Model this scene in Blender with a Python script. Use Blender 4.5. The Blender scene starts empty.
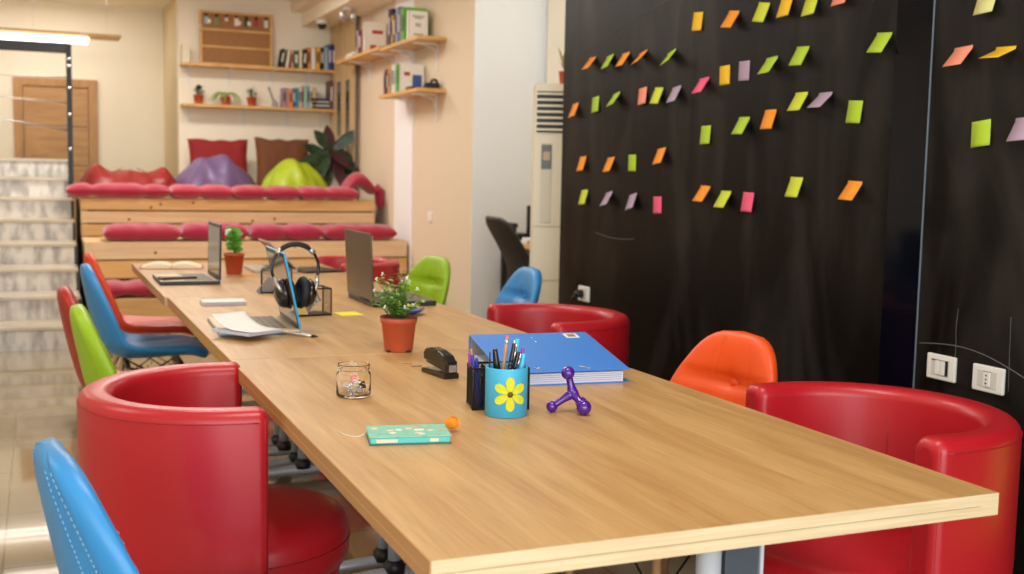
import bpy, bmesh, math, random
from mathutils import Vector, Matrix
R = random.Random(7)
C = bpy.context.scene.collection
PI = math.pi

# ---------------------------------------------------------------- materials
MATS = {}
def mat(name, col, rough=.5, metal=0, noise=None, bump=None, coat=0, trans=0, emit=None, ior=1.5, sheen=0, alpha=1, spec=.5):
    if name in MATS: return MATS[name]
    m = bpy.data.materials.new(name); m.use_nodes = True
    nt = m.node_tree; b = nt.nodes['Principled BSDF']
    b.inputs['Base Color'].default_value = (*col, 1)
    b.inputs['Roughness'].default_value = rough
    b.inputs['Metallic'].default_value = metal
    b.inputs['Coat Weight'].default_value = coat
    b.inputs['Coat Roughness'].default_value = .15
    b.inputs['Transmission Weight'].default_value = trans
    b.inputs['IOR'].default_value = ior
    b.inputs['Sheen Weight'].default_value = sheen
    b.inputs['Alpha'].default_value = alpha
    b.inputs['Specular IOR Level'].default_value = spec
    if emit:
        b.inputs['Emission Color'].default_value = (*emit[0], 1); b.inputs['Emission Strength'].default_value = emit[1]
    tc = nt.nodes.new('ShaderNodeTexCoord')
    if noise:
        scale, col2, stretch, lo, hi = noise
        mp = nt.nodes.new('ShaderNodeMapping'); mp.inputs['Scale'].default_value = stretch
        n = nt.nodes.new('ShaderNodeTexNoise'); n.inputs['Scale'].default_value = scale; n.inputs['Detail'].default_value = 6
        r = nt.nodes.new('ShaderNodeValToRGB'); r.color_ramp.elements[0].position = lo; r.color_ramp.elements[1].position = hi
        r.color_ramp.elements[0].color = (*col2, 1); r.color_ramp.elements[1].color = (*col, 1)
        nt.links.new(tc.outputs['Object'], mp.inputs['Vector']); nt.links.new(mp.outputs[0], n.inputs['Vector'])
        nt.links.new(n.outputs['Fac'], r.inputs[0]); nt.links.new(r.outputs[0], b.inputs['Base Color'])
    if bump:
        n = nt.nodes.new('ShaderNodeTexNoise'); n.inputs['Scale'].default_value = bump[0]; n.inputs['Detail'].default_value = 4
        bp = nt.nodes.new('ShaderNodeBump'); bp.inputs['Strength'].default_value = bump[1]; bp.inputs['Distance'].default_value = .01
        nt.links.new(tc.outputs['Object'], n.inputs['Vector']); nt.links.new(n.outputs['Fac'], bp.inputs['Height']); nt.links.new(bp.outputs[0], b.inputs['Normal'])
    MATS[name] = m
    return m
def srgb(r, g, b):
    f = lambda c: ((c/255+.055)/1.055)**2.4 if c > 10 else c/255/12.92
    return (f(r), f(g), f(b))
def pm(name, r, g, b, rough=.5, **k): return mat(name, srgb(r, g, b), rough, **k)

# ---------------------------------------------------------------- mesh helpers
def BM(): return bmesh.new()
def box(bm, x0, x1, y0, y1, z0, z1, bev=0):
    t = bmesh.new()
    bmesh.ops.create_cube(t, size=1)
    for v in t.verts: v.co = Vector(((x0+x1)/2+v.co.x*(x1-x0), (y0+y1)/2+v.co.y*(y1-y0), (z0+z1)/2+v.co.z*(z1-z0)))
    if bev: bmesh.ops.bevel(t, geom=t.edges[:], offset=bev, segments=3, affect='EDGES', profile=.6)
    merge(bm, t); return bm
def merge(bm, t, M=None):
    vm = {}
    for v in t.verts: vm[v] = bm.verts.new((M @ v.co) if M is not None else v.co)
    for f in t.faces:
        try: g = bm.faces.new([vm[v] for v in f.verts]); g.smooth = f.smooth
        except ValueError: pass
    t.free()
def lathe(bm, prof, n=32, c=(0, 0, 0), smooth=True, M=None):
    rings = []
    for r, z in prof:
        if r < 1e-6:
            p = Vector((0, 0, z)); p = (M @ p) if M else p + Vector(c); rings.append([bm.verts.new(p)])
        else:
            ring = []
            for i in range(n):
                a = 2*PI*i/n; p = Vector((r*math.cos(a), r*math.sin(a), z)); p = (M @ p) if M else p + Vector(c); ring.append(bm.verts.new(p))
            rings.append(ring)
    for A, B in zip(rings, rings[1:]):
        for i in range(n):
            j = (i+1) % n
            q = [A[i % len(A)], A[j % len(A)], B[j % len(B)], B[i % len(B)]]
            u = []
            for v in q:
                if v not in u: u.append(v)
            if len(u) > 2: f = bm.faces.new(u); f.smooth = smooth
    return bm
def tube(bm, pts, r, n=8, closed=False, cap=True):
    pts = [Vector(p) for p in pts]; rings = []
    rr = r if isinstance(r, (list, tuple)) else [r]*len(pts)
    N = None
    for i, p in enumerate(pts):
        a = pts[i-1] if (i or closed) else p; b = pts[(i+1) % len(pts)] if (i < len(pts)-1 or closed) else p
        T = (b-a).normalized()
        if N is None: N = T.orthogonal().normalized()
        N = (N-T*N.dot(T))
        N = N.normalized() if N.length > 1e-6 else T.orthogonal().normalized()
        B = T.cross(N)
        rings.append([bm.verts.new(p+(N*math.cos(2*PI*k/n)+B*math.sin(2*PI*k/n))*rr[i]) for k in range(n)])
    m = len(rings)
    for i in range(m if closed else m-1):
        A, B2 = rings[i], rings[(i+1) % m]
        for k in range(n):
            f = bm.faces.new([A[k], A[(k+1) % n], B2[(k+1) % n], B2[k]]); f.smooth = True
    if cap and not closed:
        bm.faces.new(rings[0][::-1]); bm.faces.new(rings[-1])
    return bm
def grid(bm, f, nu, nv, smooth=True):
    V = [[bm.verts.new(f(i/nu, j/nv)) for j in range(nv+1)] for i in range(nu+1)]
    for i in range(nu):
        for j in range(nv):
            q = bm.faces.new([V[i][j], V[i+1][j], V[i+1][j+1], V[i][j+1]]); q.smooth = smooth
    return V
def poly(bm, pts, smooth=False):
    f = bm.faces.new([bm.verts.new(p) for p in pts]); f.smooth = smooth; return f
def prism(bm, pts, z0, z1):
    t = bmesh.new(); f = t.faces.new([t.verts.new((x, y, z0)) for x, y in pts])
    r = bmesh.ops.extrude_face_region(t, geom=[f])
    for v in [g for g in r['geom'] if isinstance(g, bmesh.types.BMVert)]: v.co.z = z1
    merge(bm, t); return bm
def sph(bm, c, r, u=16, v=10, s=(1, 1, 1)):
    t = bmesh.new(); bmesh.ops.create_uvsphere(t, u_segments=u, v_segments=v, radius=r)
    for w in t.verts: w.co = Vector((w.co.x*s[0]+c[0], w.co.y*s[1]+c[1], w.co.z*s[2]+c[2]))
    for f in t.faces: f.smooth = True
    merge(bm, t); return bm
def xf(bm, M):
    for v in bm.verts: v.co = M @ v.co
    return bm
def TR(x=0, y=0, z=0, rx=0, ry=0, rz=0):
    return Matrix.Translation((x, y, z)) @ Matrix.Rotation(rz, 4, 'Z') @ Matrix.Rotation(ry, 4, 'Y') @ Matrix.Rotation(rx, 4, 'X')

def obj(name, bm, m, parent=None, bevel=0, solid=0, sub=0, weld=True):
    if weld: bmesh.ops.remove_doubles(bm, verts=bm.verts[:], dist=1e-6)
    bmesh.ops.recalc_face_normals(bm, faces=bm.faces[:])
    me = bpy.data.meshes.new(name); bm.to_mesh(me); bm.free()
    for x in (m if isinstance(m, (list, tuple)) else [m]): me.materials.append(x)
    o = bpy.data.objects.new(name, me); C.objects.link(o)
    if parent: o.parent = parent
    if solid:
        s = o.modifiers.new('s', 'SOLIDIFY'); s.thickness = solid; s.offset = 0
    if bevel:
        b = o.modifiers.new('b', 'BEVEL'); b.width = bevel; b.segments = 2; b.limit_method = 'ANGLE'; b.angle_limit = math.radians(40)
    if sub:
        b = o.modifiers.new('u', 'SUBSURF'); b.levels = sub; b.render_levels = sub
    return o
def thing(name, label, cat, loc=(0, 0, 0), rz=0, group=None):
    o = bpy.data.objects.new(name, None); C.objects.link(o); o.empty_display_size = .05
    o.location = loc; o.rotation_euler = (0, 0, rz)
    return tag(o, label, cat, group)
def tag(o, label, cat, group=None, loc=None, rz=None):
    o['label'] = label; o['category'] = cat
    if group: o['group'] = group
    if loc is not None: o.location = loc
    if rz is not None: o.rotation_euler = (0, 0, rz)
    return o
def struct(name, bm, m, parent=None, **k):
    o = obj(name, bm, m, parent, **k)
    if not parent: o['kind'] = 'structure'
    return o
def dup(root, loc, rz, label=None):
    r = root.copy(); C.objects.link(r); r.location = loc; r.rotation_euler = (0, 0, rz)
    if label: r['label'] = label
    for ch in list(root.children):
        c = ch.copy(); C.objects.link(c); c.parent = r
        for g in ch.children:
            d = g.copy(); C.objects.link(d); d.parent = c
    return r

# ---------------------------------------------------------------- camera
cam = bpy.data.cameras.new('camera'); co = bpy.data.objects.new('camera', cam); C.objects.link(co)
pitch, roll, yaw = .097675, .019724, -.399428
fw = Vector((-math.sin(yaw)*math.cos(pitch), math.cos(yaw)*math.cos(pitch), -math.sin(pitch)))
r0 = Vector((math.cos(yaw), math.sin(yaw), 0)); u0 = r0.cross(fw)
r_ = r0*math.cos(roll)+u0*math.sin(roll); u_ = u0*math.cos(roll)-r0*math.sin(roll)
M = Matrix((r_, u_, -fw)).transposed().to_4x4(); M.translation = Vector((-.46865, -1.36896, 1.25872))
co.matrix_world = M
cam.sensor_width = 36; cam.lens = 1119.92/1024*36; cam.clip_start = .05
cam.dof.use_dof = True; cam.dof.focus_distance = 2.45; cam.dof.aperture_fstop = 4.5
bpy.context.scene.camera = co

# ---------------------------------------------------------------- shared materials
wall_cream = pm('wall_cream', 244, 236, 216, .85, bump=(60, .05))
wall_white = pm('wall_white', 240, 241, 242, .85)
wall_tan = pm('wall_tan', 222, 204, 180, .85, bump=(60, .05))
wall_beige = pm('wall_beige', 222, 204, 168, .85)
red = pm('red_leather', 180, 24, 36, .36, bump=(420, .05), coat=.08)
dred = pm('dark_red_leather', 165, 30, 25, .4, bump=(420, .05))
blue = pm('blue_leather', 52, 140, 205, .38, bump=(420, .05))
green = pm('green_leather', 150, 190, 30, .4, bump=(420, .05))
orange = pm('orange_leather', 238, 84, 22, .42, bump=(420, .05))
black = mat('black_plastic', (.012, .012, .014), .35)
blackm = mat('black_matt', (.015, .015, .017), .7)
chrome = mat('chrome', (.75, .75, .77), .15, 1)
silver = mat('silver', (.6, .6, .6), .35, .9)
greymetal = mat('pale_grey_metal', (.62, .66, .72), .35, .2)
white = mat('white', (.8, .8, .78), .5)
paper = mat('paper', (.82, .8, .76), .8)
cream = mat('cream_paper', (.75, .68, .5), .8)
terracotta = pm('terracotta_plastic', 186, 78, 50, .5)
soil = mat('soil', (.03, .02, .013), .95, bump=(80, 1))
beech = pm('beech_wood', 205, 165, 115, .5)
shelfwood = pm('shelf_wood', 222, 182, 120, .5, noise=(6, srgb(205, 150, 78), (1, 8, 8), .35, .65))
stitch = pm('pale_stitch', 170, 210, 235, .8)
# ================================================================ the room
def wood_mat(name, c1, c2, stretch, rough=.4, scale=3.0, line=None):
    m = bpy.data.materials.new(name); m.use_nodes = True; nt = m.node_tree; b = nt.nodes['Principled BSDF']
    tc = nt.nodes.new('ShaderNodeTexCoord'); mp = nt.nodes.new('ShaderNodeMapping'); mp.inputs['Scale'].default_value = stretch
    n1 = nt.nodes.new('ShaderNodeTexNoise'); n1.inputs['Scale'].default_value = scale; n1.inputs['Detail'].default_value = 8; n1.inputs['Distortion'].default_value = .6
    r1 = nt.nodes.new('ShaderNodeValToRGB'); e = r1.color_ramp.elements
    e[0].position = .3; e[1].position = .68; e[0].color = (*c2, 1); e[1].color = (*c1, 1)
    nt.links.new(tc.outputs['Object'], mp.inputs[0]); nt.links.new(mp.outputs[0], n1.inputs['Vector']); nt.links.new(n1.outputs['Fac'], r1.inputs[0])
    nt.links.new(r1.outputs[0], b.inputs['Base Color']); b.inputs['Roughness'].default_value = rough
    return m
# floor: polished tiles with thin joints
fm = mat('floor_tiles', srgb(196, 172, 140), .07, coat=.35)
fm.node_tree.nodes['Principled BSDF'].inputs['Coat Roughness'].default_value = .01
nt = fm.node_tree; b = nt.nodes['Principled BSDF']
tc = nt.nodes.new('ShaderNodeTexCoord'); br = nt.nodes.new('ShaderNodeTexBrick')
br.offset = 0; br.inputs['Scale'].default_value = 1; br.inputs['Brick Width'].default_value = .6; br.inputs['Row Height'].default_value = .6
br.inputs['Mortar Size'].default_value = .004; br.inputs['Color1'].default_value = (*srgb(170, 152, 120), 1); br.inputs['Color2'].default_value = (*srgb(162, 144, 112), 1); br.inputs['Mortar'].default_value = (*srgb(136, 118, 94), 1)
n = nt.nodes.new('ShaderNodeTexNoise'); n.inputs['Scale'].default_value = 3; n.inputs['Detail'].default_value = 5
mx = nt.nodes.new('ShaderNodeMixRGB'); mx.blend_type = 'MULTIPLY'; mx.inputs[0].default_value = .3
nt.links.new(tc.outputs['Object'], br.inputs['Vector']); nt.links.new(tc.outputs['Object'], n.inputs['Vector'])
nt.links.new(br.outputs['Color'], mx.inputs[1]); nt.links.new(n.outputs['Fac'], mx.inputs[2]); nt.links.new(mx.outputs[0], b.inputs['Base Color'])
struct('floor', box(BM(), -3.6, 4.2, -4, 12.3, -.1, 0), fm)
FLC = 1
struct('ceiling', box(BM(), -3.6, 4.2, -4, 12.3, 3.05, 3.15), wall_cream)
# chalkboard side
cb = mat('chalkboard_paint', (.012, .010, .009), .42, spec=.14)
nt = cb.node_tree; b = nt.nodes['Principled BSDF']
tc = nt.nodes.new('ShaderNodeTexCoord'); mp = nt.nodes.new('ShaderNodeMapping'); mp.inputs['Scale'].default_value = (1, 2.2, .6)
n = nt.nodes.new('ShaderNodeTexNoise'); n.inputs['Scale'].default_value = 1.5; n.inputs['Detail'].default_value = 9; n.inputs['Distortion'].default_value = 1.2
rr = nt.nodes.new('ShaderNodeValToRGB'); rr.color_ramp.elements[0].position = .44; rr.color_ramp.elements[1].position = .72
rr.color_ramp.elements[0].color = (.0020, .0013, .0011, 1); rr.color_ramp.elements[1].color = (.026, .023, .020, 1)
nt.links.new(tc.outputs['Object'], mp.inputs[0]); nt.links.new(mp.outputs[0], n.inputs['Vector']); nt.links.new(n.outputs['Fac'], rr.inputs[0]); nt.links.new(rr.outputs[0], b.inputs['Base Color'])
o = struct('wall_right', box(BM(), 2.15, 2.30, -4, 4.175, 0, 3.05), cb)
strip = mat('dark_glossy_panel', (.002, .003, .007), .10, spec=.18)
t = struct('trim_1', box(BM(), 2.147, 2.152, 1.445, 1.610, 0, 3.05), strip)
struct('trim_2', box(BM(), 2.1455, 2.152, 1.4425, 1.445, 0, 3.05), mat('blue_grey_edge', (.22, .28, .36), .3, .3))
# chalk marks: thin raised strokes of chalk on the board
chalk = mat('chalk_dust', (.16, .16, .155), .9)
def stroke(pts, r=.0016):
    bm = BM(); tube(bm, [(2.149, y, z) for y, z in pts], r, 5); return bm
def arc(y0, y1, z0, z1, h, k=12): return [(y0+(y1-y0)*i/k, z0+(z1-z0)*i/k+h*math.sin(PI*i/k)) for i in range(k+1)]
CH = [(arc(1.43, .98, .75, .70, .035), .0013, 'long pale chalk arc drawn just above the two white wall sockets'),
      ([(1.275+.002*math.sin(i), .66+.02*i) for i in range(12)], .0007, 'upright chalk line crossing the arc between the two sockets'),
      ([(1.06+.008*i/12, .66+.02*i) for i in range(12)], .0007, 'upright chalk line at the far right edge above the sockets'),
      (arc(3.75, 3.35, .985, .975, -.012), .0012, 'short faint chalk stroke low on the board above the plugged socket'),
      (arc(4.1, 2.9, 1.86, 2.1, .015), .0008, 'long faint slanting chalk line above the top left sticky notes')]
for pts, r, lab in CH: tag(obj('chalk_line', tube(BM(), [(2.1495, y, z) for y, z in pts], r, 5), chalk), lab, 'chalk line', 'chalk lines on the black wall')
# recess behind the chalkboard
struct('wall_recess', box(BM(), 2.6, 4.2, 6.33, 6.4, 0, 3.05), wall_white)
struct('wall_recess_side', box(BM(), 3.0, 3.1, 4.175, 6.27, 0, 3.05), wall_cream)
struct('wall_recess_front', box(BM(), 2.30, 3.1, 4.05, 4.175, 0, 3.05), wall_cream)
# tan wall with the white pilaster
struct('wall_back_right', box(BM(), 2.45, 2.6, 6.335, 10.55, 0, 3.05), wall_tan)
struct('trim_3', box(BM(), 2.4505, 2.6005, 6.33, 6.335, 0, 3.05), wall_white)
struct('pilaster', box(BM(), 2.443, 2.46, 7.76, 8.28, 0, 3.05), wall_white)
# back wall, return, far wall
struct('wall_back', box(BM(), .85, 2.6, 10.55, 10.7, 0, 3.05), wall_cream)
struct('wall_return', box(BM(), .85, .95, 10.7, 12, 0, 3.05), wall_beige)
struct('wall_far', box(BM(), -3.6, .95, 12, 12.1, 0, 3.05), wall_cream)
struct('wall_left', box(BM(), -3.7, -3.6, -4, 12.1, 0, 3.05), wall_cream)
bm = BM(); box(bm, -3.6, 2.2, -4.1, -4, 0, .15); box(bm, -3.6, 2.2, -4.1, -4, 2.75, 3.05)
for x in (-3.6, -1.7, .2, 2.1): box(bm, x, x+.1, -4.1, -4, .15, 2.75)
struct('wall_front', bm, wall_cream)
# beams under the ceiling on the right
bm = BM(); box(bm, 2.10, 2.45, 6.4, 10.55, 2.79, 3.05); box(bm, 1.99, 2.10, 6.4, 10.55, 2.93, 3.05)
struct('trim_4', bm, wall_cream)
# door in the far wall
oak = wood_mat('oak_veneer', srgb(196, 152, 100), srgb(172, 126, 78), (1, 1, 6), .5, 3)
oakf = wood_mat('oak_frame', srgb(190, 146, 96), srgb(170, 124, 76), (6, 1, 1), .5, 3)
bm = BM(); box(bm, -.71, -.62, 11.96, 12.01, 0, 2.235); box(bm, .05, .14, 11.96, 12.01, 0, 2.235); box(bm, -.62, .05, 11.96, 12.01, 2.145, 2.235)
d = struct('door_1', bm, oakf, bevel=.006)
for k in range(5):
    obj('door_panel', box(BM(), -.615, .045, 11.975, 12.0, 2.14-.43*(k+1)+.01, 2.14-.43*k), oak, d, bevel=.008)
obj('door_handle', tube(BM(), [(-.03, 11.97, 1.0), (-.03, 11.92, 1.0), (-.14, 11.92, 1.0)], .01), silver, d)
# wood door with two slit windows in the tan wall
pale_oak = wood_mat('pale_oak', srgb(214, 186, 140), srgb(190, 160, 112), (1, 6, 1), .5, 3)
d = struct('door_2', box(BM(), 2.40, 2.452, 9.47, 10.5, 1.05, 2.79), pale_oak)
obj('door_edge', box(BM(), 2.398, 2.43, 9.45, 9.47, 1.05, 2.79), mat('dark_gap', (.12, .10, .09), .6), d)
for y in (9.70, 10.05): obj('glass_slit', box(BM(), 2.396, 2.41, y, y+.13, 1.3, 2.2), mat('dark_glass', (.02, .025, .03), .1), d)
for y in (9.70, 10.05): obj('glass_bar', box(BM(), 2.393, 2.41, y, y+.13, 1.62, 1.65), pale_oak, d)
# ---------------- stairs
mar = mat('striped_marble', srgb(222, 215, 205), .22, noise=(4.5, srgb(168, 160, 152), (3.0, .7, 1.2), .38, .58))
mart = mat('marble_tread', srgb(205, 192, 168), .2, noise=(3, srgb(176, 160, 136), (1, 5, 1), .3, .6))
h, dd = .168, .40
bm = BM(); bt = BM()
for i in range(8):
    y0 = 6.98+dd*i
    box(bm, -3.6, -.225, y0, y0+.03, h*i, h*(i+1)-.028)
    box(bt, -3.6, -.21, y0-.022, y0+dd+(.03 if i < 7 else 0), h*(i+1)-.028, h*(i+1), .006)
st = struct('staircase', bm, mar); obj('tread', bt, mart, st)
bm = BM()
for i in range(8): box(bm, -3.59, -.23, 6.98+dd*i+.03, 10.18, h*i, h*(i+1)-.03)
obj('core', bm, wall_cream, st)
bm = BM()
for i in range(8): box(bm, -.225, -.2, 6.98+dd*i, 10.18, h*i, h*(i+1)-.028)
obj('stair_side', bm, mat('dark_side', (.05, .045, .04), .6), st)
# ---------------- tiered bench
pl1 = wood_mat('pine_yellow', srgb(226, 184, 122), srgb(208, 160, 96), (.7, 8, 8), .5, 2.5)
pl2 = wood_mat('pine_pale', srgb(228, 200, 160), srgb(212, 176, 134), (.7, 8, 8), .5, 2.5)
dark = mat('shadow_cavity', (.03, .025, .02), .8)  # near-black colour stands in for shade in the bench gaps
bench = thing('tiered_bench', 'three stepped tiers of pine planks with red cushions, beside the marble stairs', 'bench')
knot = mat('knot', srgb(130, 78, 40), .6)
tiers = [(6.9, .0, .35, -.16, 2.43), (7.8, .35, .70, -.16, 2.42), (8.5, .70, 1.02, -.16, 2.33)]
for k, (y, z0, z1, xa, xb) in enumerate(tiers):
    hs = (z1-z0-.02)/3 if k == 2 else (z1-z0-.015)/2.4
    n = 3 if k == 2 else 2
    z = z1
    for j in range(n):
        obj('front_plank', box(BM(), xa, xb, y, y+.03, z-hs+.004, z, .003), pl1 if (j+k) % 2 == 0 else pl2, bench)
        for q in range(3):
            kx = xa+.25+R.random()*(xb-xa-.4); obj('knot', sph(BM(), (kx, y, z-hs/2+R.uniform(-.03, .03)), .011, 10, 6, (1, .15, 1.2)), knot, bench)
        z -= hs+.008
    yend = tiers[k+1][0] if k < 2 else 10.5
    nb = 6 if k < 2 else 12
    w = (yend-y-.005)/nb
    for j in range(nb):
        obj('seat_plank', box(BM(), xa, xb, y+w*j+.033*(j == 0)+.002, y+w*(j+1)-.004, z1-.03, z1, .003), pl2 if j % 2 else pl1, bench)
    obj('side_panel', box(BM(), xa+.01, xa+.05, y+.03, yend, 0 if k == 0 else 0.0, z1-.03), pl2, bench)
    obj('side_panel', box(BM(), xb-.05, xb-.01, y+.03, yend, 0.0, z1-.03), dark, bench)  # right end panel painted as gap shadow, left one stays pine
    obj('shaded_inner_frame', box(BM(), xa+.05, xb-.05, y+.06, y+.10, z0+.001, z1-.03), dark, bench)
# ---------------- cushions on the bench
def pillow(w, d, hh, p=4, pinch=None, nx=40, ny=18, sag=0, seed=0, wob=.04, sq=.5, pa=1, horn=0):
    rr = random.Random(seed); ph = [rr.uniform(0, 6.28) for _ in range(6)]
    bm = BM()
    for side in (1, -1):
        def f(u, v):
            a = math.sin((u*2-1)*PI/2); b = math.sin((v*2-1)*PI/2)
            t = max(0, (1-abs(a)**(p*pa))*(1-abs(b)**p))**sq
            k = 1
            if pinch:
                s = u*pinch; k = 1-.30*math.exp(-((s-round(s))/.10)**2)*(1 if 0 < round(s) < pinch else 0)
            k *= 1+wob*math.sin(7*a+ph[0])*math.cos(5*b+ph[1])+wob*math.sin(13*a+ph[2]+4*b)
            edge = 1-.03*math.sin(9*a+ph[3])*abs(b)
            z = side*hh/2*t*k - sag*abs(a)**2
            if side < 0: z = max(z, -hh*.5)*.9
            return Vector((a*w/2*(1-horn*(1-b*b)), b*d/2*edge*(1-(1-k)*.25)*(1-horn*(1-a*a)), z+hh*.45))
        grid(bm, f, nx, ny)
    bmesh.ops.remove_doubles(bm, verts=bm.verts[:], dist=1e-5)
    return bm
crim = [pm('crimson_fabric', 160, 22, 54, .85, sheen=.4, bump=(200, .1)), pm('magenta_fabric', 160, 18, 62, .85, sheen=.4, bump=(200, .1)), pm('rose_fabric', 166, 32, 60, .85, sheen=.4, bump=(200, .1))]
cush = [(.14, 8.64, 1.02, .82, .44, .13, 3, 0, 'pink red tufted cushion on the top bench tier, under the dark red bean bag'),
        (.81, 8.64, 1.02, .52, .44, .13, 2, 2, 'pink red tufted cushion on the top tier in front of the purple bean bag'),
        (1.36, 8.64, 1.02, .58, .44, .13, 2, 0, 'pink red tufted cushion on the top tier before the brown pillow'),
        (1.91, 8.64, 1.02, .52, .44, .13, 2, 2, 'pink red tufted cushion on the top tier in front of the lime bean bag'),
        (.27, 7.98, .70, .58, .40, .14, 0, 2, 'rose cushion on the middle bench tier, leftmost of its row'),
        (.82, 7.98, .70, .52, .40, .15, 0, 1, 'magenta cushion on the middle tier, behind the open laptop screen at left'),
        (1.40, 7.98, .70, .60, .40, .145, 2, 1, 'magenta cushion on the middle tier, behind the headphones'),
        (2.02, 7.98, .70, .62, .40, .14, 0, 0, 'crimson cushion on the middle tier, rightmost with a pointed end'),
        (.34, 7.15, .35, 1.0, .44, .12, 3, 0, 'crimson cushion on the lowest tier beside the orange chair back'),
        (2.0, 7.15, .35, .8, .44, .10, 2, 0, 'crimson cushion on the lowest tier behind the green chair at right')]
for i, (x, y, z, w, d, hh, pn, c, lab) in enumerate(cush):
    tag(obj('seat_cushion', pillow(w, d, hh, 4, pn or None, seed=i, pa=2), crim[c]), lab, 'cushion', 'red cushions on the tiered bench', (x, y, z))
# rolled end cushion
bm = BM()
grid(bm, lambda u, v: Vector((-.14+.28*u, 0, .05)) + Vector(((.0), .17*math.cos(2*PI*v), (.07*(1-abs(2*u-1)**3)**.5+.0)*math.sin(2*PI*v)+.09*math.sin(PI*min(1, u*1.1)))), 24, 20)
tag(obj('rolled_cushion', bm, crim[0]), 'pink red cushion folded over the right end of the top tier', 'cushion', None, (2.22, 8.66, 1.07))
bm = BM(); tube(bm, [(2.36, 8.62, 1.14), (2.40, 8.6, 1.10), (2.405, 8.6, 1.0), (2.40, 8.6, .93)], [.05, .05, .042, .01], 14)
tag(obj('hanging_cushion', bm, crim[0]), 'end of pink red cushion hanging over the top tier by the tan wall', 'cushion')
# wall pillows and bean bags
def upright(w, hgt, th, seed): return xf(pillow(w, hgt, th, 7, None, 26, 26, seed=seed, wob=.03, sq=.6, horn=.07), Matrix.Rotation(math.radians(80), 4, 'X'))
tag(obj('wall_pillow', upright(.60, .52, .16, 3), pm('red_pillow', 140, 26, 28, .8)), 'dark red square pillow leaning on the back wall behind the purple bean bag', 'pillow', None, (1.2, 10.32, 1.32))
tag(obj('wall_pillow', upright(.56, .55, .16, 5), pm('brown_pillow', 112, 64, 34, .8)), 'brown square pillow leaning on the back wall behind the lime bean bag', 'pillow', None, (1.84, 10.30, 1.33))
def beanbag(w, d, hgt, peaks, seed):
    rr = random.Random(seed); ph = [rr.uniform(0, 6.28) for _ in range(8)]
    t = bmesh.new(); bmesh.ops.create_icosphere(t, subdivisions=5, radius=1)
    for v in t.verts:
        a = math.atan2(v.co.y, v.co.x); zz = v.co.z; r = math.hypot(v.co.x, v.co.y)
        k = 1+.05*math.sin(3*a+ph[0])+.035*math.sin(7*a+4*zz+ph[1])+.02*math.sin(13*a+ph[2])
        r2 = r**.8*k*(1-.25*max(0, zz)); z2 = (zz if zz > 0 else zz*.35)
        x = r2*math.cos(a); y = r2*math.sin(a); z = (z2+.35)/1.35
        for (px, ph_, pw) in peaks: z += ph_*math.exp(-((x-px)/pw)**2)*max(0, zz)**.7
        z += .04*math.sin(9*x+ph[3]+3*y)*max(0, zz)+.03*abs(math.sin(6*x-5*z+ph[4]))*max(0, zz)
        v.co = Vector((x*w/2, y*d/2, max(0, z*hgt)))
    for f in t.faces: f.smooth = True
    bm = BM(); merge(bm, t); return bm
for nm, lab, c, x, y, w, d, hh, pk, sd in (
    ('bean_bag', 'slumped dark red bean bag on the top tier next to the stairs', (132, 18, 16), .27, 9.35, .92, .8, .25, [(-.66, .50, .2), (.72, .36, .18), (0, -.12, .4)], 1),
    ('bean_bag', 'purple bean bag on the top tier below the dark red pillow', (96, 74, 112), 1.05, 9.45, .78, .8, .33, [(-.35, .16, .2), (.2, .18, .3)], 2),
    ('bean_bag', 'lime green bean bag on the top tier beside the leafy plant', (158, 178, 24), 1.80, 9.5, .66, .7, .33, [(-.1, .1, .4)], 3)):
    o = tag(obj(nm, beanbag(w, d, hh, pk, sd), pm('bag_%d' % sd, *c, .45, bump=(12, .5))), lab, 'bean bag', None, (x, y, 1.02))
    bm = BM()
    for q in range(3):
        a0 = -2.2+q*.7
        tube(bm, [Vector((w/2*.93*s*math.cos(a0), d/2*.93*s*math.sin(a0), hh*(1-s**2.5)*.98+.01)) for s in [i/8 for i in range(2, 8)]], .004, 5)
    obj('seam', bm, pm('bag_%d' % sd, *c, .45), o)
# wall switch
w = tag(obj('wall_switch', box(BM(), 2.438, 2.452, 7.22, 7.30, .885, .965, .004), white), 'small white light switch plate on the tan wall', 'switch')
obj('rocker', box(BM(), 2.434, 2.44, 7.235, 7.285, .90, .95, .002), paper, w)
# post, cables and lamp by the stairs
post = thing('railing_post', 'black square steel post with chrome cable clamps standing on the stairs', 'post', (-.213, 9.3, 1.008))
obj('pole', box(BM(), -.022, .022, -.022, .022, 0, 1.33, .002), mat('black_steel', (.01, .012, .015), .3, .5), post)
obj('base_plate', box(BM(), -.035, .035, -.035, .035, 0, .01, .002), blackm, post)
for z in (.72-.0, .42, .95, 1.14, 1.20): obj('clamp', lathe(BM(), [(0, -.03), (.014, -.03), (.014, .03), (0, .03)], 12, M=TR(0, -.022, z, PI/2)), chrome, post)
for zp, zl, lab in ((2.05, 2.045, 'topmost steel cable running left from the black post'), (1.83, 1.86, 'middle steel cable running left from the black post'), (1.59, 1.68, 'lowest steel cable running left from the black post')):
    zf = zl+(zl-zp)*1.5
    tag(obj('railing_cable', tube(BM(), [(-1.6, 9.3, zf), (-.235, 9.3, zp)], .006, 6), silver), lab, 'cable', 'steel cables of the stair railing')
obj('top_rail', box(BM(), -2.2, .0, -.02, .02, 1.25, 1.335, .004), blackm, post)
lamp = thing('hanging_lamp', 'hanging wooden plank lamp with glowing white tubes, at the upper left', 'lamp', (0, 11.1, 2.60))
obj('plank', box(BM(), -2.6, .33, -.19, .19, 0, .025, .003), shelfwood, lamp)
tubem = mat('lamp_tube', (1, 1, 1), .5, emit=((1, .97, .9), 8))
for y in (-.17, 0, .17): obj('light_tube', box(BM(), -2.5, .02, y-.013, y+.013, -.05, -.024, .008), tubem, lamp)
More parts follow.
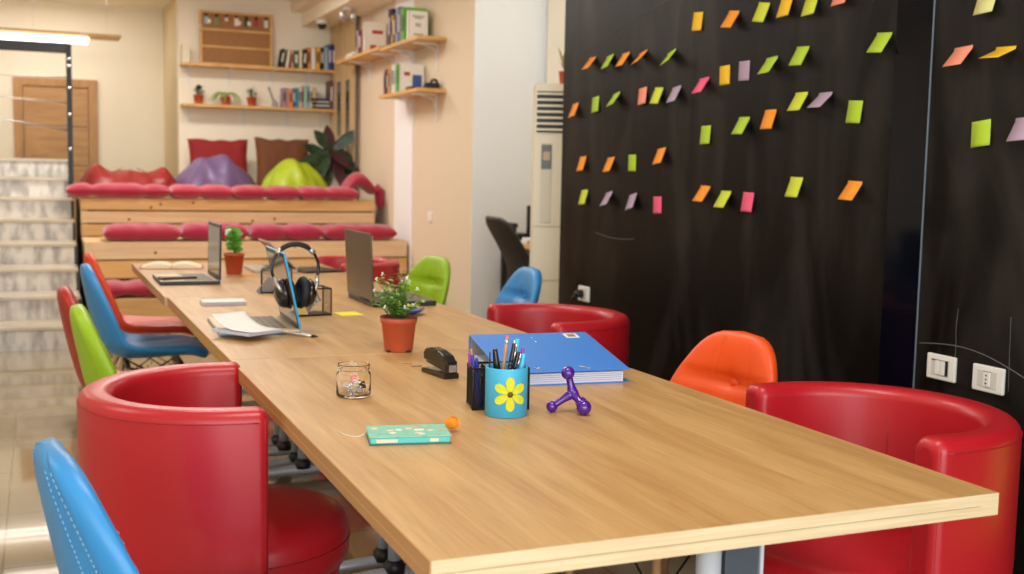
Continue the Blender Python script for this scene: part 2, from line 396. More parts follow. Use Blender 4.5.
for x in (-2.2, -.5, .2): obj('hanging_wire', tube(BM(), [(x, 0, .02), (x, 0, .45)], .0012, 6), silver, lamp)
# dome camera and spotlight under the beam
t = thing('dome_camera', 'small dark dome security camera under the beam in the back corner', 'security camera', (2.17, 9.9, 2.79))
obj('housing', lathe(BM(), [(0, 0), (.06, 0), (.06, -.03), (.052, -.045), (0, -.045)], 24), white, t)
obj('dome', lathe(BM(), [(.045, -.045), (.042, -.07), (.025, -.09), (0, -.096)], 24), black, t)
t = thing('spotlight', 'white twin spotlight hanging under the beam near the camera dome', 'spotlight', (2.20, 9.0, 2.79))
obj('mount', lathe(BM(), [(0, 0), (.05, 0), (.05, -.02), (0, -.02)], 20), white, t)
for s in (-1, 1): obj('lamp_head', lathe(BM(), [(0, .05), (.022, .045), (.035, 0), (.04, -.05), (.034, -.05), (0, -.03)], 20, M=TR(.05*s, 0, -.07, .5, .2*s)), silver, t)
# ================================================================ shelves
def shelf(label, x0, x1, y0, y1, z, brackets, alongx):
    t = thing('wall_shelf', label, 'shelf', ((x0+x1)/2, (y0+y1)/2, z))
    cx, cy = (x0+x1)/2, (y0+y1)/2
    obj('board', box(BM(), x0-cx, x1-cx, y0-cy, y1-cy, -.028, 0, .003), shelfwood, t)
    for b in brackets:
        bm = BM()
        if alongx:
            box(bm, b-cx-.012, b-cx+.012, y0-cy+.03, y1-cy, -.034, -.028); box(bm, b-cx-.012, b-cx+.012, y1-cy-.008, y1-cy, -.2, -.03)
        else:
            box(bm, x0-cx+.03, x1-cx, b-cy-.012, b-cy+.012, -.04, -.028); box(bm, x1-cx-.009, x1-cx-.001, b-cy-.012, b-cy+.012, -.24, -.03)
            tube(bm, [(x0-cx+.08, b-cy, -.036), (x1-cx-.03, b-cy, -.07), (x1-cx-.006, b-cy, -.17)], .005, 6)
        obj('bracket', bm, white, t)
    return t
SZ1, SZ2 = 2.335, 1.93
shelf('upper long wooden shelf on the back wall, holding the woven pin board', .86, 2.445, 10.30, 10.55, SZ1, (.95, 1.35, 1.78, 2.15), True)
shelf('lower long wooden shelf on the back wall, holding three potted plants', .86, 2.445, 10.30, 10.55, SZ2, (.95, 1.5, 1.95, 2.3), True)
shelf('upper near wooden shelf on the tan wall with a white book at its end', 2.21, 2.45, 6.93, 7.95, 2.325, (7.15, 7.75), False)
shelf('upper far wooden shelf on the tan wall, nearest the back corner', 2.21, 2.45, 7.98, 9.5, 2.345, (8.3, 9.1), False)
shelf('lower wooden shelf on the tan wall, under the near upper shelf', 2.21, 2.45, 6.93, 7.98, 1.93, (7.15, 7.75), False)
ORD = ['leftmost', 'second', 'third', 'fourth', 'fifth', 'sixth', 'seventh', 'eighth', 'ninth', 'tenth', 'eleventh', 'twelfth', 'thirteenth', 'fourteenth', 'fifteenth', 'sixteenth']
COL = dict(black=(28, 26, 28), cream=(232, 220, 190), pink=(214, 150, 140), green=(48, 96, 60), grey=(140, 136, 130), orange=(232, 146, 50), white=(238, 234, 226), yellow=(230, 176, 50), pale=(150, 180, 200), blue=(52, 88, 160), navy=(30, 38, 84), mauve=(170, 140, 160), teal=(60, 140, 160), lime=(110, 190, 60), tan=(206, 180, 140), red=(186, 44, 40), brown=(110, 66, 50), purple=(70, 40, 80), mint=(150, 200, 180))
def book(w, d, h, c, title=True):
    """spine centred at y=0 facing -y, width along x, depth to +y"""
    cm = pm('cover_'+c, *COL[c], .5)
    bm = BM(); box(bm, -w/2, -w/2+.003, 0, d, 0, h); box(bm, w/2-.003, w/2, 0, d, 0, h); box(bm, -w/2, w/2, 0, .003, 0, h)
    root = obj('book', bm, cm)
    obj('pages', box(BM(), -w/2+.003, w/2-.003, .003, d-.004, .004, h-.004), paper, root)
    if title:
        tc = white if c in ('black', 'navy', 'blue', 'green', 'red', 'purple', 'brown', 'teal') else black
        obj('spine_print', box(BM(), -w*.22, w*.22, -.0008, 0, h*.3, h*.78), tc, root)
    return root
def row(lst, start, y, z, where, group, alongx=True, ends=('left', 'right')):
    p = start; n = len(lst)
    for i, (c, w, h, d, lean) in enumerate(lst):
        o = book(w, d, h, c, i % 3 != 1)
        sz = 'tall' if h > .235 else ('short' if h < .19 else 'mid-height')
        wd = 'thick' if w > .034 else 'slim'
        rank = ORD[i] if i == 0 else ('rightmost' if i == n-1 else ORD[i]+' from left')
        tag(o, '%s %s %s book, %s %s' % (sz, wd, c, rank, where), 'book', group)
        sx = h*math.sin(abs(lean))
        if alongx:
            o.location = (p+w/2+sx*.5, y, z); o.rotation_euler = (0, lean, 0)
            if lean: o.location = (p+w/2, y, z+w/2*math.sin(abs(lean)))
            p += w+.002+sx*(.9 if lean else 0)
        else:   # row runs towards the camera (-y), spines facing -x
            o.rotation_euler = (lean, 0, -PI/2); o.location = (y, p-w/2, z); p -= w+.002
U = [('black', .03, .19, .15, .16), ('cream', .03, .19, .15, 0.14), ('pink', .03, .18, .15, 0), ('green', .05, .18, .16, 0), ('cream', .035, .19, .15, 0), ('black', .04, .20, .16, .06),
     ('orange', .035, .22, .17, 0), ('white', .045, .21, .17, 0), ('yellow', .045, .23, .17, .04), ('black', .03, .23, .18, 0), ('pale', .045, .235, .19, 0), ('blue', .035, .265, .2, 0), ('navy', .04, .265, .2, 0), ('blue', .04, .265, .2, 0), ('navy', .055, .26, .2, 0)]
row(U, 1.83, 10.33, SZ1, 'on the upper back-wall shelf', 'books on the upper back-wall shelf')
L = [('mauve', .035, .20, .15, .03), ('pink', .025, .20, .15, 0), ('orange', .035, .19, .15, 0), ('blue', .025, .20, .15, 0), ('teal', .035, .205, .15, 0), ('cream', .025, .215, .15, 0), ('pink', .02, .22, .15, 0), ('mint', .035, .235, .16, 0), ('pale', .025, .23, .16, 0), ('cream', .03, .225, .16, 0), ('tan', .035, .22, .16, 0)]
row(L, 1.86, 10.33, SZ2, 'on the lower back-wall shelf', 'books on the lower back-wall shelf')
row([('brown', .03, .30, .2, 0), ('mauve', .022, .29, .2, 0), ('brown', .026, .30, .2, 0)], 2.355, 10.32, SZ2, 'at the right end of the lower back shelf', 'upright folders by the back corner')
z = SZ2
for i, (c, hh) in enumerate((('black', .028), ('white', .012), ('black', .026), ('white', .01), ('navy', .03))):
    o = tag(obj('magazine', box(BM(), -.095, .095, 0, .2, 0, hh, .002), pm('cover_'+c, *COL[c], .5)), '%s file lying flat in the stack on the lower back shelf, %s' % (c, ['at the bottom', 'second from the bottom', 'in the middle', 'second from the top', 'on top'][i]), 'magazine', 'flat files in a stack', (2.255+.004*(i % 2), 10.33, z)); z += hh+.001
# upright row on the near upper right shelf: runs from far to near
NU = [('purple', .05, .30, .2, 0), ('purple', .04, .30, .2, 0), ('yellow', .04, .24, .17, 0), ('green', .05, .25, .17, 0), ('red', .03, .23, .17, 0), ('pale', .05, .285, .2, 0), ('blue', .05, .285, .2, 0), ('grey', .05, .265, .19, 0), ('lime', .05, .265, .19, 0), ('lime', .03, .265, .19, 0)]
row(NU, 7.80, 2.235, 2.325, 'on the upper near shelf of the tan wall', 'books on the upper near shelf', False)
o = book(.05, .16, .225, 'white', False); tag(o, 'white book with black print facing the room at the near end of the upper shelf', 'book', 'books on the upper near shelf', (2.235, 7.26, 2.325), -PI/2)
bm = BM()
for k, (a, b_, zz) in enumerate(((.03, .13, .18), (.05, .11, .165), (.055, .105, .12), (.06, .10, .105), (.04, .12, .04))): box(bm, .025, .0256, a, b_, zz, zz+.008)
obj('cover_print', bm, pm('print_grey', 110, 106, 100), o)
FU = [('cream', .03, .22, .15, 0), ('pink', .03, .20, .15, 0), ('blue', .04, .21, .16, 0), ('navy', .05, .21, .16, 0), ('red', .03, .21, .16, 0), ('orange', .03, .22, .17, 0)]
row(FU, 8.82, 2.235, 2.345, 'on the upper far shelf of the tan wall', 'books on the upper far shelf', False)
o = book(.05, .2, .27, 'white', False); tag(o, 'white and red book facing the room on the upper far shelf', 'book', 'books on the upper far shelf', (2.235, 8.56, 2.345), -PI/2)
bm = BM(); box(bm, .025, .0258, .07, .17, .17, .20); box(bm, .025, .0258, .05, .11, .03, .07); obj('cover_print', bm, pm('cover_red', *COL['red']), o)
for i in range(4): tag(obj('paper_stack', box(BM(), -.08+.008*i, .08, -.15, .15, 0, .014, .002), paper if i % 2 else cream), 'flat pale booklet on the far end of the upper far shelf, %s' % ['lowest', 'second up', 'third up', 'topmost'][i], 'booklet', 'flat booklets on the upper far shelf', (2.33, 9.2, 2.345+.015*i))
LU = [('mauve', .04, .19, .15, 0), ('black', .05, .21, .15, 0), ('brown', .04, .20, .15, 0), ('orange', .05, .21, .15, 0), ('grey', .05, .20, .15, 0), ('cream', .05, .235, .17, 0), ('white', .04, .235, .17, 0), ('mint', .04, .23, .17, 0), ('lime', .04, .23, .17, 0)]
row(LU, 7.93, 2.235, 1.93, 'on the lower shelf of the tan wall', 'books on the lower right shelf', False)
o = book(.03, .2, .225, 'white', False); tag(o, 'pale book with red and blue cover pictures on the lower right shelf', 'book', 'books on the lower right shelf', (2.235, 7.45, 1.93), -PI/2)
bm = BM(); box(bm, .015, .0156, .03, .08, .13, .16); obj('cover_print', bm, pm('cover_red', *COL['red']), o)
bm = BM(); box(bm, .015, .0158, .10, .18, .03, .14); obj('cover_print', bm, pm('cover_blue', *COL['blue']), o)
t = tag(obj('small_album', box(BM(), -.09, .05, -.06, .06, 0, .025, .003), pm('maroon', 90, 20, 24)), 'dark red small album lying flat near the end of the lower right shelf', 'album', None, (2.32, 7.22, 1.93))
t = thing('tape_dispenser', 'small black tape dispenser at the near end of the lower right shelf', 'tape dispenser', (2.37, 7.05, 1.93))
obj('body', box(BM(), -.06, .06, -.03, .03, 0, .05, .012), black, t)
obj('roll', lathe(BM(), [(.015, -.01), (.032, -.01), (.032, .01), (.015, .01), (.015, -.01)], 20, M=TR(.02, 0, .052, PI/2)), blackm, t)
# pin board
reed = mat('woven_reed', srgb(170, 122, 72), .7, noise=(30, srgb(140, 96, 54), (1, 1, 8), .4, .6))
pb = thing('pin_board', 'framed woven reed pin board standing on the upper back shelf', 'pin board', (1.415, 10.47, SZ1))
obj('backing', box(BM(), -.35, .35, 0, .015, .0, .53), reed, pb)
for x in (-.355, .355): obj('frame_side', box(BM(), x-.014, x+.014, -.008, .02, 0, .545, .002), shelfwood, pb)
for z in (.012, .185, .355, .53): obj('frame_rail', box(BM(), -.345, .345, -.008, .014, z-.011, z+.011, .002), shelfwood, pb)
tagc = [('pale blue', (150, 180, 205)), ('green', (120, 150, 90)), ('small white', (225, 225, 215)), ('cream', (236, 226, 200)), ('dark green', (40, 80, 50)), ('red', (176, 60, 60)), ('white', (220, 216, 205))]
for i, (nm, c) in enumerate(tagc):
    x = 1.415-.30+.10*i; wd = .04 if i != 2 else .03; hh = .07 if i != 2 else .03
    o = thing('photo_tag', '%s paper tag clipped along the pin board top, %s' % (nm, ORD[i]+(' from left' if i else '')), 'paper tag', (x, 10.455, SZ1+.505), 0, 'tags clipped to the pin board')
    obj('card', box(BM(), -wd/2, wd/2, 0, .002, -hh-.03, -.02), pm('tag_%d' % i, *c, .7), o)
    obj('clip', lathe(BM(), [(0, -.004), (.016, -.004), (.016, .004), (0, .004)], 14, M=TR(0, 0, -.01, PI/2)), black, o)
    if i in (0, 3, 4): obj('note', box(BM(), .01, .045, -.003, 0, -.09, -.05), paper, o)
tag(obj('pale_folder', box(BM(), -.035, .035, 0, .18, 0, .18, .003), cream), 'cream folder standing at the left end of the upper back shelf', 'folder', None, (.90, 10.33, SZ1))
# small shelf plants
def pot(r, hgt, m=terracotta, saucer=False):
    return lathe(BM(), [(0, 0), (r*.74, 0), (r*.76, .004), (r*.97, hgt*.86), (r*1.0, hgt*.86), (r*1.02, hgt), (r*.94, hgt), (r*.9, hgt*.82), (0, hgt*.8)], 28)
def leafmesh(bm, base, tip, width, droop=0, up=Vector((0, 0, 1)), nseg=6, fold=.15):
    base, tip = Vector(base), Vector(tip); ax = tip-base; L = ax.length; side = ax.cross(up)
    side = side.normalized() if side.length > 1e-6 else Vector((1, 0, 0)); nrm = side.cross(ax).normalized()
    rows = []
    for i in range(nseg+1):
        u = i/nseg; c = base+ax*u-Vector((0, 0, 1))*droop*L*u*u; w = width/2*math.sin(PI*min(1, u*.93+.07))**.8 if i < nseg else 0
        rows.append([bm.verts.new(c-side*w+nrm*fold*w), bm.verts.new(c), bm.verts.new(c+side*w+nrm*fold*w)])
    for a, b in zip(rows, rows[1:]):
        for k in (0, 1):
            f = bm.faces.new([a[k], a[k+1], b[k+1], b[k]]); f.smooth = True
leafg = pm('leaf_green', 88, 150, 40, .5); leafd = pm('leaf_dark', 22, 52, 26, .35); leafm = pm('leaf_mid', 52, 100, 36, .45)
def plant(label, loc, r, hgt, kind, seed, group=None):
    t = thing('potted_plant', label, 'potted plant', loc, 0, group); rr = random.Random(seed)
    obj('pot', pot(r, hgt), terracotta, t)
    obj('soil', lathe(BM(), [(0, hgt*.86), (r*.9, hgt*.84)], 20), soil, t)
    bm = BM()
    if kind == 'bush':
        for k in range(46):
            a = rr.uniform(0, 6.28); rad = rr.uniform(.1, 1)*r*1.5; z = hgt+rr.uniform(0, 1)*r*1.6
            b0 = (rad*.6*math.cos(a), rad*.6*math.sin(a), z); leafmesh(bm, b0, (rad*1.2*math.cos(a+.3), rad*1.2*math.sin(a+.3), z+rr.uniform(-.01, .03)), r*.5, .2)
            if k < 12: tube(bm, [(0, 0, hgt*.8), b0], .002, 4)
        obj('foliage', bm, leafm, t)
    if kind == 'spider':
        for k in range(20):
            a = rr.uniform(0, 6.28); L = rr.uniform(.8, 1.2)*r*3
            pts = [Vector((L*s*math.cos(a), L*s*math.sin(a)*.6, hgt+L*(1.1*s-1.5*s*s))) for s in [i/7 for i in range(8)]]
            tube(bm, pts, [.006, .007, .007, .006, .006, .005, .004, .001], 5)
        obj('foliage', bm, pm('leaf_pale', 150, 170, 90, .5), t)
    if kind == 'stem':
        for k in range(3): tube(bm, [(.004*k, 0, hgt*.8), (.006*math.sin(k*2), .004, hgt+.09)], .0035, 6)
        for k in range(18):
            a = k*2.4; z = hgt+.01+.006*k; leafmesh(bm, (0, 0, z), (.046*math.cos(a), .046*math.sin(a), z+.022), .034, .2, up=Vector((0, -1, .6)))
        obj('foliage', bm, leafg, t)
    return t
t = plant('small potted plant with a dark purple bloom, leftmost on the lower back shelf', (1.03, 10.42, SZ2), .05, .095, 'bush', 1, 'plants on the back shelf')
obj('bloom', sph(BM(), (0, -.02, .17), .028, s=(1, 1, .9)), pm('dark_bloom', 36, 20, 44, .7), t)
plant('potted spider plant with arching pale leaves, middle of the lower back shelf', (1.30, 10.42, SZ2), .05, .095, 'spider', 2, 'plants on the back shelf')
t = plant('small potted plant with white blooms, right of the spider plant', (1.56, 10.42, SZ2), .05, .095, 'bush', 3, 'plants on the back shelf')
bm = BM()
for k in range(5): sph(bm, (R.uniform(-.04, .04), R.uniform(-.03, .0), .18+R.uniform(-.02, .02)), .012, 8, 6)
obj('bloom', bm, white, t)
t = thing('reed_diffuser', 'glass jar with dark sticks leaning left, beside the books on the lower back shelf', 'diffuser', (1.80, 10.42, SZ2))
obj('jar', lathe(BM(), [(0, 0), (.03, 0), (.03, .05), (.014, .065), (.014, .08)], 20), mat('smoky_glass', (.6, .6, .55), .1, trans=.6), t)
bm = BM(); tube(bm, [(0, 0, .02), (-.07, 0, .21)], .005, 5); tube(bm, [(0, 0, .02), (-.055, .02, .2)], .004, 5); obj('sticks', bm, pm('stick', 70, 60, 40), t)
# large leafy plant
t = thing('leafy_plant', 'large plant with dark veined leaves in a white pot on the top tier', 'plant', (2.17, 9.55, 1.02))
obj('pot', lathe(BM(), [(0, 0), (.09, 0), (.12, .17), (.125, .20), (.115, .20), (.11, .17), (0, .165)], 28), white, t)
obj('soil', lathe(BM(), [(0, .18), (.113, .178)], 24), soil, t)
LV = [(-.33, -.05, .33, .13), (-.20, -.2, .12, .14), (-.30, .0, .20, .12), (-.10, -.22, .05, .13), (.10, -.2, .06, .13), (.22, -.1, .13, .13), (.27, -.12, .27, .13), (.25, 0, .38, .12), (.30, -.05, .68, .12), (.16, .05, .60, .12),
      (-.02, .05, .72, .13), (-.16, .0, .66, .13), (-.26, .08, .52, .12), (.13, -.22, .30, .14), (-.10, .1, .30, .13)]
bl = BM(); bs = BM(); br_ = BM()
for i, (x, y, z, w) in enumerate(LV):
    tip = Vector((x, y, z)); b0 = Vector((x*.12, y*.12, .40+.04*(i % 3)))
    tube(bs, [(0, 0, .17), (x*.04, y*.04, .3), b0], .006, 5)
    leafmesh(bl if i not in (4, 10, 13) else br_, b0, tip, w, .0, up=Vector((.15, -1, .35)) if abs(y) < .2 else Vector((0, -.6, 1)), nseg=9, fold=.25)
obj('stems', bs, pm('plant_stem', 70, 40, 34), t)
obj('leaves', bl, mat('veined_leaf', srgb(30, 62, 34), .3, noise=(18, srgb(16, 34, 20), (1, 1, 1), .45, .55)), t)
obj('maroon_leaves', br_, pm('maroon_leaf', 62, 26, 34, .4), t)
# ================================================================ the recess behind the chalkboard
t = thing('air_conditioner', 'tall cream floor-standing air conditioner beside the chalkboard wall', 'air conditioner', (2.47, 4.65, 0), math.radians(-22))
acm = pm('ac_cream', 234, 224, 200, .45)
obj('cabinet', box(BM(), -.26, .26, -.16, .16, 0, 1.80, .012), acm, t)
obj('grille_recess', box(BM(), -.245, .245, -.167, -.15, 1.52, 1.755), mat('grille_dark', (.03, .03, .035), .5), t)
for k in range(7): obj('louver', box(BM(), -.245, .245, -.185, -.16, 1.53+.034*k, 1.542+.034*k), acm, t)
obj('control_strip', box(BM(), -.215, -.155, -.166, -.158, 1.0, 1.46, .002), pm('ac_grey', 214, 204, 184, .4), t)
obj('display', box(BM(), -.214, -.156, -.170, -.164, 1.31, 1.45, .002), mat('display', (.06, .06, .055), .3), t)
obj('display_buttons', box(BM(), -.205, -.165, -.172, -.168, 1.36, 1.41), pm('ac_btn', 190, 170, 140), t)
for z in (.32, .66, .975): obj('panel_seam', box(BM(), -.255, .255, -.1635, -.159, z, z+.004), pm('ac_seam', 180, 168, 140), t)
t = thing('potted_flower', 'small potted flower on top of the air conditioner at the chalkboard edge', 'potted plant', (2.375, 4.64, 1.80))
obj('pot', pot(.035, .08), terracotta, t)
bm = BM(); rr = random.Random(5)
for k in range(10): leafmesh(bm, (0, 0, .09), (rr.uniform(-.05, .05), rr.uniform(-.04, .04), rr.uniform(.14, .24)), .03, .1)
obj('leaves', bm, pm('pale_brown_leaf', 190, 170, 130), t)
# desk with devices
t = thing('corner_desk', 'wooden desk in the recess behind the air conditioner', 'desk', (2.80, 5.95, 0))
obj('desk_top', box(BM(), -.17, .19, -.28, .28, .765, .80, .004), pl1, t)
for x in (-.14, .16):
    for y in (-.25, .25): obj('desk_leg', box(BM(), x-.02, x+.02, y-.02, y+.02, 0, .765), blackm, t)
obj('modesty_panel', box(BM(), -.13, .15, .245, .255, .35, .765), pm('grey_panel', 130, 122, 112), t)
t = thing('desk_phone', 'black telephone set at the left of the recess desk', 'telephone', (2.70, 6.06, .80))
obj('base', box(BM(), -.08, .08, -.09, .09, 0, .06, .015), black, t)
obj('handset', box(BM(), -.085, -.035, -.10, .10, .10, .135, .014), black, t)
obj('cradle', box(BM(), -.08, -.03, -.06, .06, .055, .105, .01), black, t)
t = thing('computer_monitor', 'black monitor standing on the recess desk beside the air conditioner', 'monitor', (2.80, 5.98, .80))
obj('foot', box(BM(), -.1, .1, -.08, .08, 0, .015, .005), black, t); obj('stand', box(BM(), -.02, .02, -.01, .01, .01, .09), black, t)
obj('screen', box(BM(), -.06, .18, -.015, .015, .04, .26, .006), black, t)
t = thing('printer', 'black and blue printer on the recess desk between phone and monitor', 'printer', (2.84, 5.80, .80))
obj('body', box(BM(), -.10, .10, -.1, .1, 0, .11, .012), blackm, t); obj('blue_panel', box(BM(), -.08, .05, -.104, -.09, .02, .05), pm('deep_blue', 24, 50, 120), t)
for i, (x, y, z) in enumerate(((2.71, 5.80, .80), (2.72, 5.76, .821))):
    tag(obj('paper_pile', box(BM(), -.08, .08, -.07, .07, 0, .02, .002), paper), ['white papers lying directly on the recess desk beside the printer', 'upper pile of white papers on the recess desk'][i], 'papers', None, (x, y, z))
tag(obj('wall_cable', tube(BM(), [(2.62, 5.9, .78), (2.55, 5.88, .6), (2.53, 5.85, .35), (2.60, 5.82, .012)], .006, 6), blackm), 'black cable hanging from the recess desk behind the mesh chair', 'cable')
# office chair
t = thing('office_chair', 'black high-backed office chair in the recess behind the blue chair', 'office chair', (2.665, 5.36, 0), math.radians(-92))
def ocb(u, v):
    z = .46+.53*u; w = .235*(1-.12*u)*(1 if u < .93 else 1-.4*((u-.93)/.07)**2); x = (v*2-1)*w
    return Vector((x, -.24-.16*u+.5*x*x+.04*math.sin(PI*u*1.3), z))
bm = BM(); grid(bm, ocb, 14, 10); obj('backrest', bm, pm('black_mesh', 34, 27, 24, .8), t, solid=.02)
bm = BM(); tube(bm, [ocb(i/14, 0) for i in range(15)]+[ocb(1, j/10) for j in range(1, 10)]+[ocb(1-i/14, 1) for i in range(15)], .014, 8); obj('back_frame', bm, black, t)
obj('seat', xf(pillow(.5, .48, .10, 5), TR(0, 0, .42)), blackm, t)
for s in (-1, 1): obj('armrest', tube(BM(), [(.20*s, -.2, .44), (.27*s, -.18, .62), (.27*s, .0, .655), (.27*s, .13, .64), (.24*s, .14, .46)], .014, 8), black, t)
obj('gas_stem', lathe(BM(), [(0, .08), (.03, .08), (.03, .25), (.02, .25), (.02, .43), (0, .43)], 16), black, t)
for k in range(5):
    a = k*2*PI/5; l = obj('leg', tube(BM(), [(0, 0, .11), (.27*math.cos(a), .27*math.sin(a), .065)], [.025, .016], 8), black, t)
    obj('caster', sph(BM(), (.27*math.cos(a), .27*math.sin(a), .03), .03, 12, 8, (1, .7, 1)), black, l)
# ================================================================ tables
def table_wood():
    m = bpy.data.materials.new('oak_laminate'); m.use_nodes = True; nt = m.node_tree; b = nt.nodes['Principled BSDF']
    tc = nt.nodes.new('ShaderNodeTexCoord'); mp = nt.nodes.new('ShaderNodeMapping'); mp.inputs['Scale'].default_value = (14, 1.1, 3)
    n1 = nt.nodes.new('ShaderNodeTexNoise'); n1.inputs['Scale'].default_value = 1.6; n1.inputs['Detail'].default_value = 6; n1.inputs['Distortion'].default_value = .8
    mp2 = nt.nodes.new('ShaderNodeMapping'); mp2.inputs['Scale'].default_value = (110, 3, 10)
    n2 = nt.nodes.new('ShaderNodeTexNoise'); n2.inputs['Scale'].default_value = 2; n2.inputs['Detail'].default_value = 4
    r1 = nt.nodes.new('ShaderNodeValToRGB'); e = r1.color_ramp.elements; e[0].position = .32; e[1].position = .66
    e[0].color = (*srgb(184, 138, 84), 1); e[1].color = (*srgb(206, 164, 108), 1)
    r2 = nt.nodes.new('ShaderNodeValToRGB'); e = r2.color_ramp.elements; e[0].position = .3; e[1].position = .6; e[0].color = (.78, .78, .78, 1); e[1].color = (1, 1, 1, 1)
    mx = nt.nodes.new('ShaderNodeMixRGB'); mx.blend_type = 'MULTIPLY'; mx.inputs[0].default_value = .7
    for a, c in ((mp, n1), (mp2, n2)): nt.links.new(tc.outputs['Object'], a.inputs[0]); nt.links.new(a.outputs[0], c.inputs['Vector'])
    nt.links.new(n1.outputs['Fac'], r1.inputs[0]); nt.links.new(n2.outputs['Fac'], r2.inputs[0])
    nt.links.new(r1.outputs[0], mx.inputs[1]); nt.links.new(r2.outputs[0], mx.inputs[2]); nt.links.new(mx.outputs[0], b.inputs['Base Color'])
    b.inputs['Roughness'].default_value = .38
    return m
tw = table_wood()
edge = pm('lit_oak_edge', 228, 208, 170, .5, noise=(5, srgb(214, 190, 148), (1, 1, 30), .35, .65))  # end band coloured paler, as if daylight from the front fell on it
shaded_edge = pm('shaded_oak_edge', 196, 146, 88, .5)  # same oak coloured darker: the sides' lack of light is painted in
collar = mat('black_collar', (.02, .02, .022), .4)
def table(label, y0, y1, x0, x1, twin):
    t = thing('meeting_table', label, 'table', (x0, y0, 0), 0, 'oak meeting tables pushed end to end')
    W, Ln = x1-x0, y1-y0
    top = obj('tabletop', box(BM(), 0, W, 0, Ln, .712, .75, .0012), tw, t)
    obj('end_band', box(BM(), .0005, W-.0005, -.0012, .0, .7125, .7493), edge, top)
    obj('side_band', box(BM(), -.0012, 0, .0, Ln, .7125, .7493), shaded_edge, top)
    obj('side_band', box(BM(), W, W+.0012, .0, Ln, .7125, .7493), shaded_edge, top)
    obj('band_seam', box(BM(), .0, W-.04, -.0018, -.0011, .7298, .7306), mat('seam_line', srgb(150, 124, 88), .7), top)
    obj('band_seam', box(BM(), -.0018, -.0011, .02, Ln-.02, .7292, .7300), pm('seam_light', 214, 170, 112, .7), top)
    obj('underframe', box(BM(), .25, W-.25, .25, Ln-.25, .672, .711), greymetal, t)
    ys = [(.10,), (Ln-.22, Ln-.10)] if not twin else [(.10, .22), (Ln-.22, Ln-.10)]
    for g in ys:
        for y in g:
            l = obj('leg', lathe(BM(), [(0, .05), (.020, .05), (.020, .711), (0, .711)], 20, (.5*W, y, 0)), greymetal, t)
            obj('collar', lathe(BM(), [(.020, .058), (.034, .06), (.032, .085), (.022, .10), (.020, .10)], 20, (.5*W, y, 0)), collar, l)
            bm = BM(); pts = [(.5*W+s*.36, y, .055-.035*abs(s)**2) for s in [k/8-1 for k in range(17)]]
            tube(bm, pts, [.012+.010*(1-abs(k/8-1)) for k in range(17)], 10); obj('foot', bm, greymetal, t)
        obj('cable_panel', box(BM(), .5*W+.028, .5*W+.092, g[0]-.006, g[0]+.006, .12, .711, .002), pm('slate_panel', 70, 78, 88, .4), t)
        obj('panel_trim', box(BM(), .5*W+.092, .5*W+.098, g[0]-.010, g[0]+.010, .12, .711), greymetal, t)
    return t
table('oak meeting table nearest the viewer, holding binder, pen cup and glass jar', 0, 1.692, 0, 1, False)
table('middle oak meeting table, holding the laptop with headphones', 1.700, 3.312, 0, 1.0, True)
table('far oak meeting table by the bench, holding an open book and laptop', 3.320, 5.068, -.012, .99, True)

# ================================================================ shell chairs
def cr(pts, u):
    n = len(pts)-1; x = min(max(u, 0), .999999)*n; i = int(x); f = x-i
    p = [pts[max(0, i-1)], pts[i], pts[i+1], pts[min(n, i+2)]]
    return tuple(.5*((2*b)+(c-a)*f+(2*a-5*b+4*c-d)*f*f+(-a+3*b-3*c+d)*f**3) for a, b, c, d in zip(*p))
PROF = [(.25, .385), (.16, .410), (.02, .402), (-.12, .397), (-.205, .442), (-.245, .55), (-.275, .685), (-.30, .82)]
HW = [(.19,), (.22,), (.23,), (.23,), (.226,), (.224,), (.218,), (.208,)]
CV = [(.0,), (.012,), (.03,), (.055,), (.075,), (.07,), (.055,), (.035,)]
def shellpt(u, v, side, th=.026):
    """u 0 front of seat .. 1 top of back, v -1..1 across, side +1 sitter side, -1 outside"""
    y, z = cr(PROF, u); y2, z2 = cr(PROF, min(1, u+.01)); y1, z1 = cr(PROF, max(0, u-.01))
    ty, tz = y2-y1, z2-z1; L = math.hypot(ty, tz); N = Vector((0, tz/L, -ty/L))
    if N.z < 0 and u < .4: N = -N
    w = cr(HW, u)[0]; u1, u2 = .70, .16
    if u > u1: w *= max(0, 1-((u-u1)/(1-u1))**2.4)**(1/2.2)
    if u < u2: w *= max(0, 1-((u2-u)/u2)**3.2)**(1/3.0)
    w0 = cr(HW, u)[0]; c = cr(CV, u)[0]*(w/w0)**2
    en = max(0, 1-abs(v)**6)**.4*max(0, 1-max(0, (u-.9)/.1)**3)**.45*max(0, 1-max(0, (.08-u)/.08)**3)**.45
    puff = 1
    if side > 0:
        puff -= .55*1.3*math.exp(-((u-.84)/.012)**2)*(1-abs(v)**4)
        puff -= .30*min(1, (1-u)/.2)*(math.exp(-((v-.38)/.06)**2)+math.exp(-((v+.38)/.06)**2))
        puff -= .6*math.exp(-((u-.84)/.03)**2-(v/.18)**2)
        puff += .25*(1-v*v)
    else: puff -= .25*(math.exp(-((v-.72)/.05)**2)+math.exp(-((v+.72)/.05)**2))
    return Vector((v*w, y, z))+N*(c*v*v+side*th*en*puff)
wire = mat('black_wire', (.012, .012, .012), .4, .3)
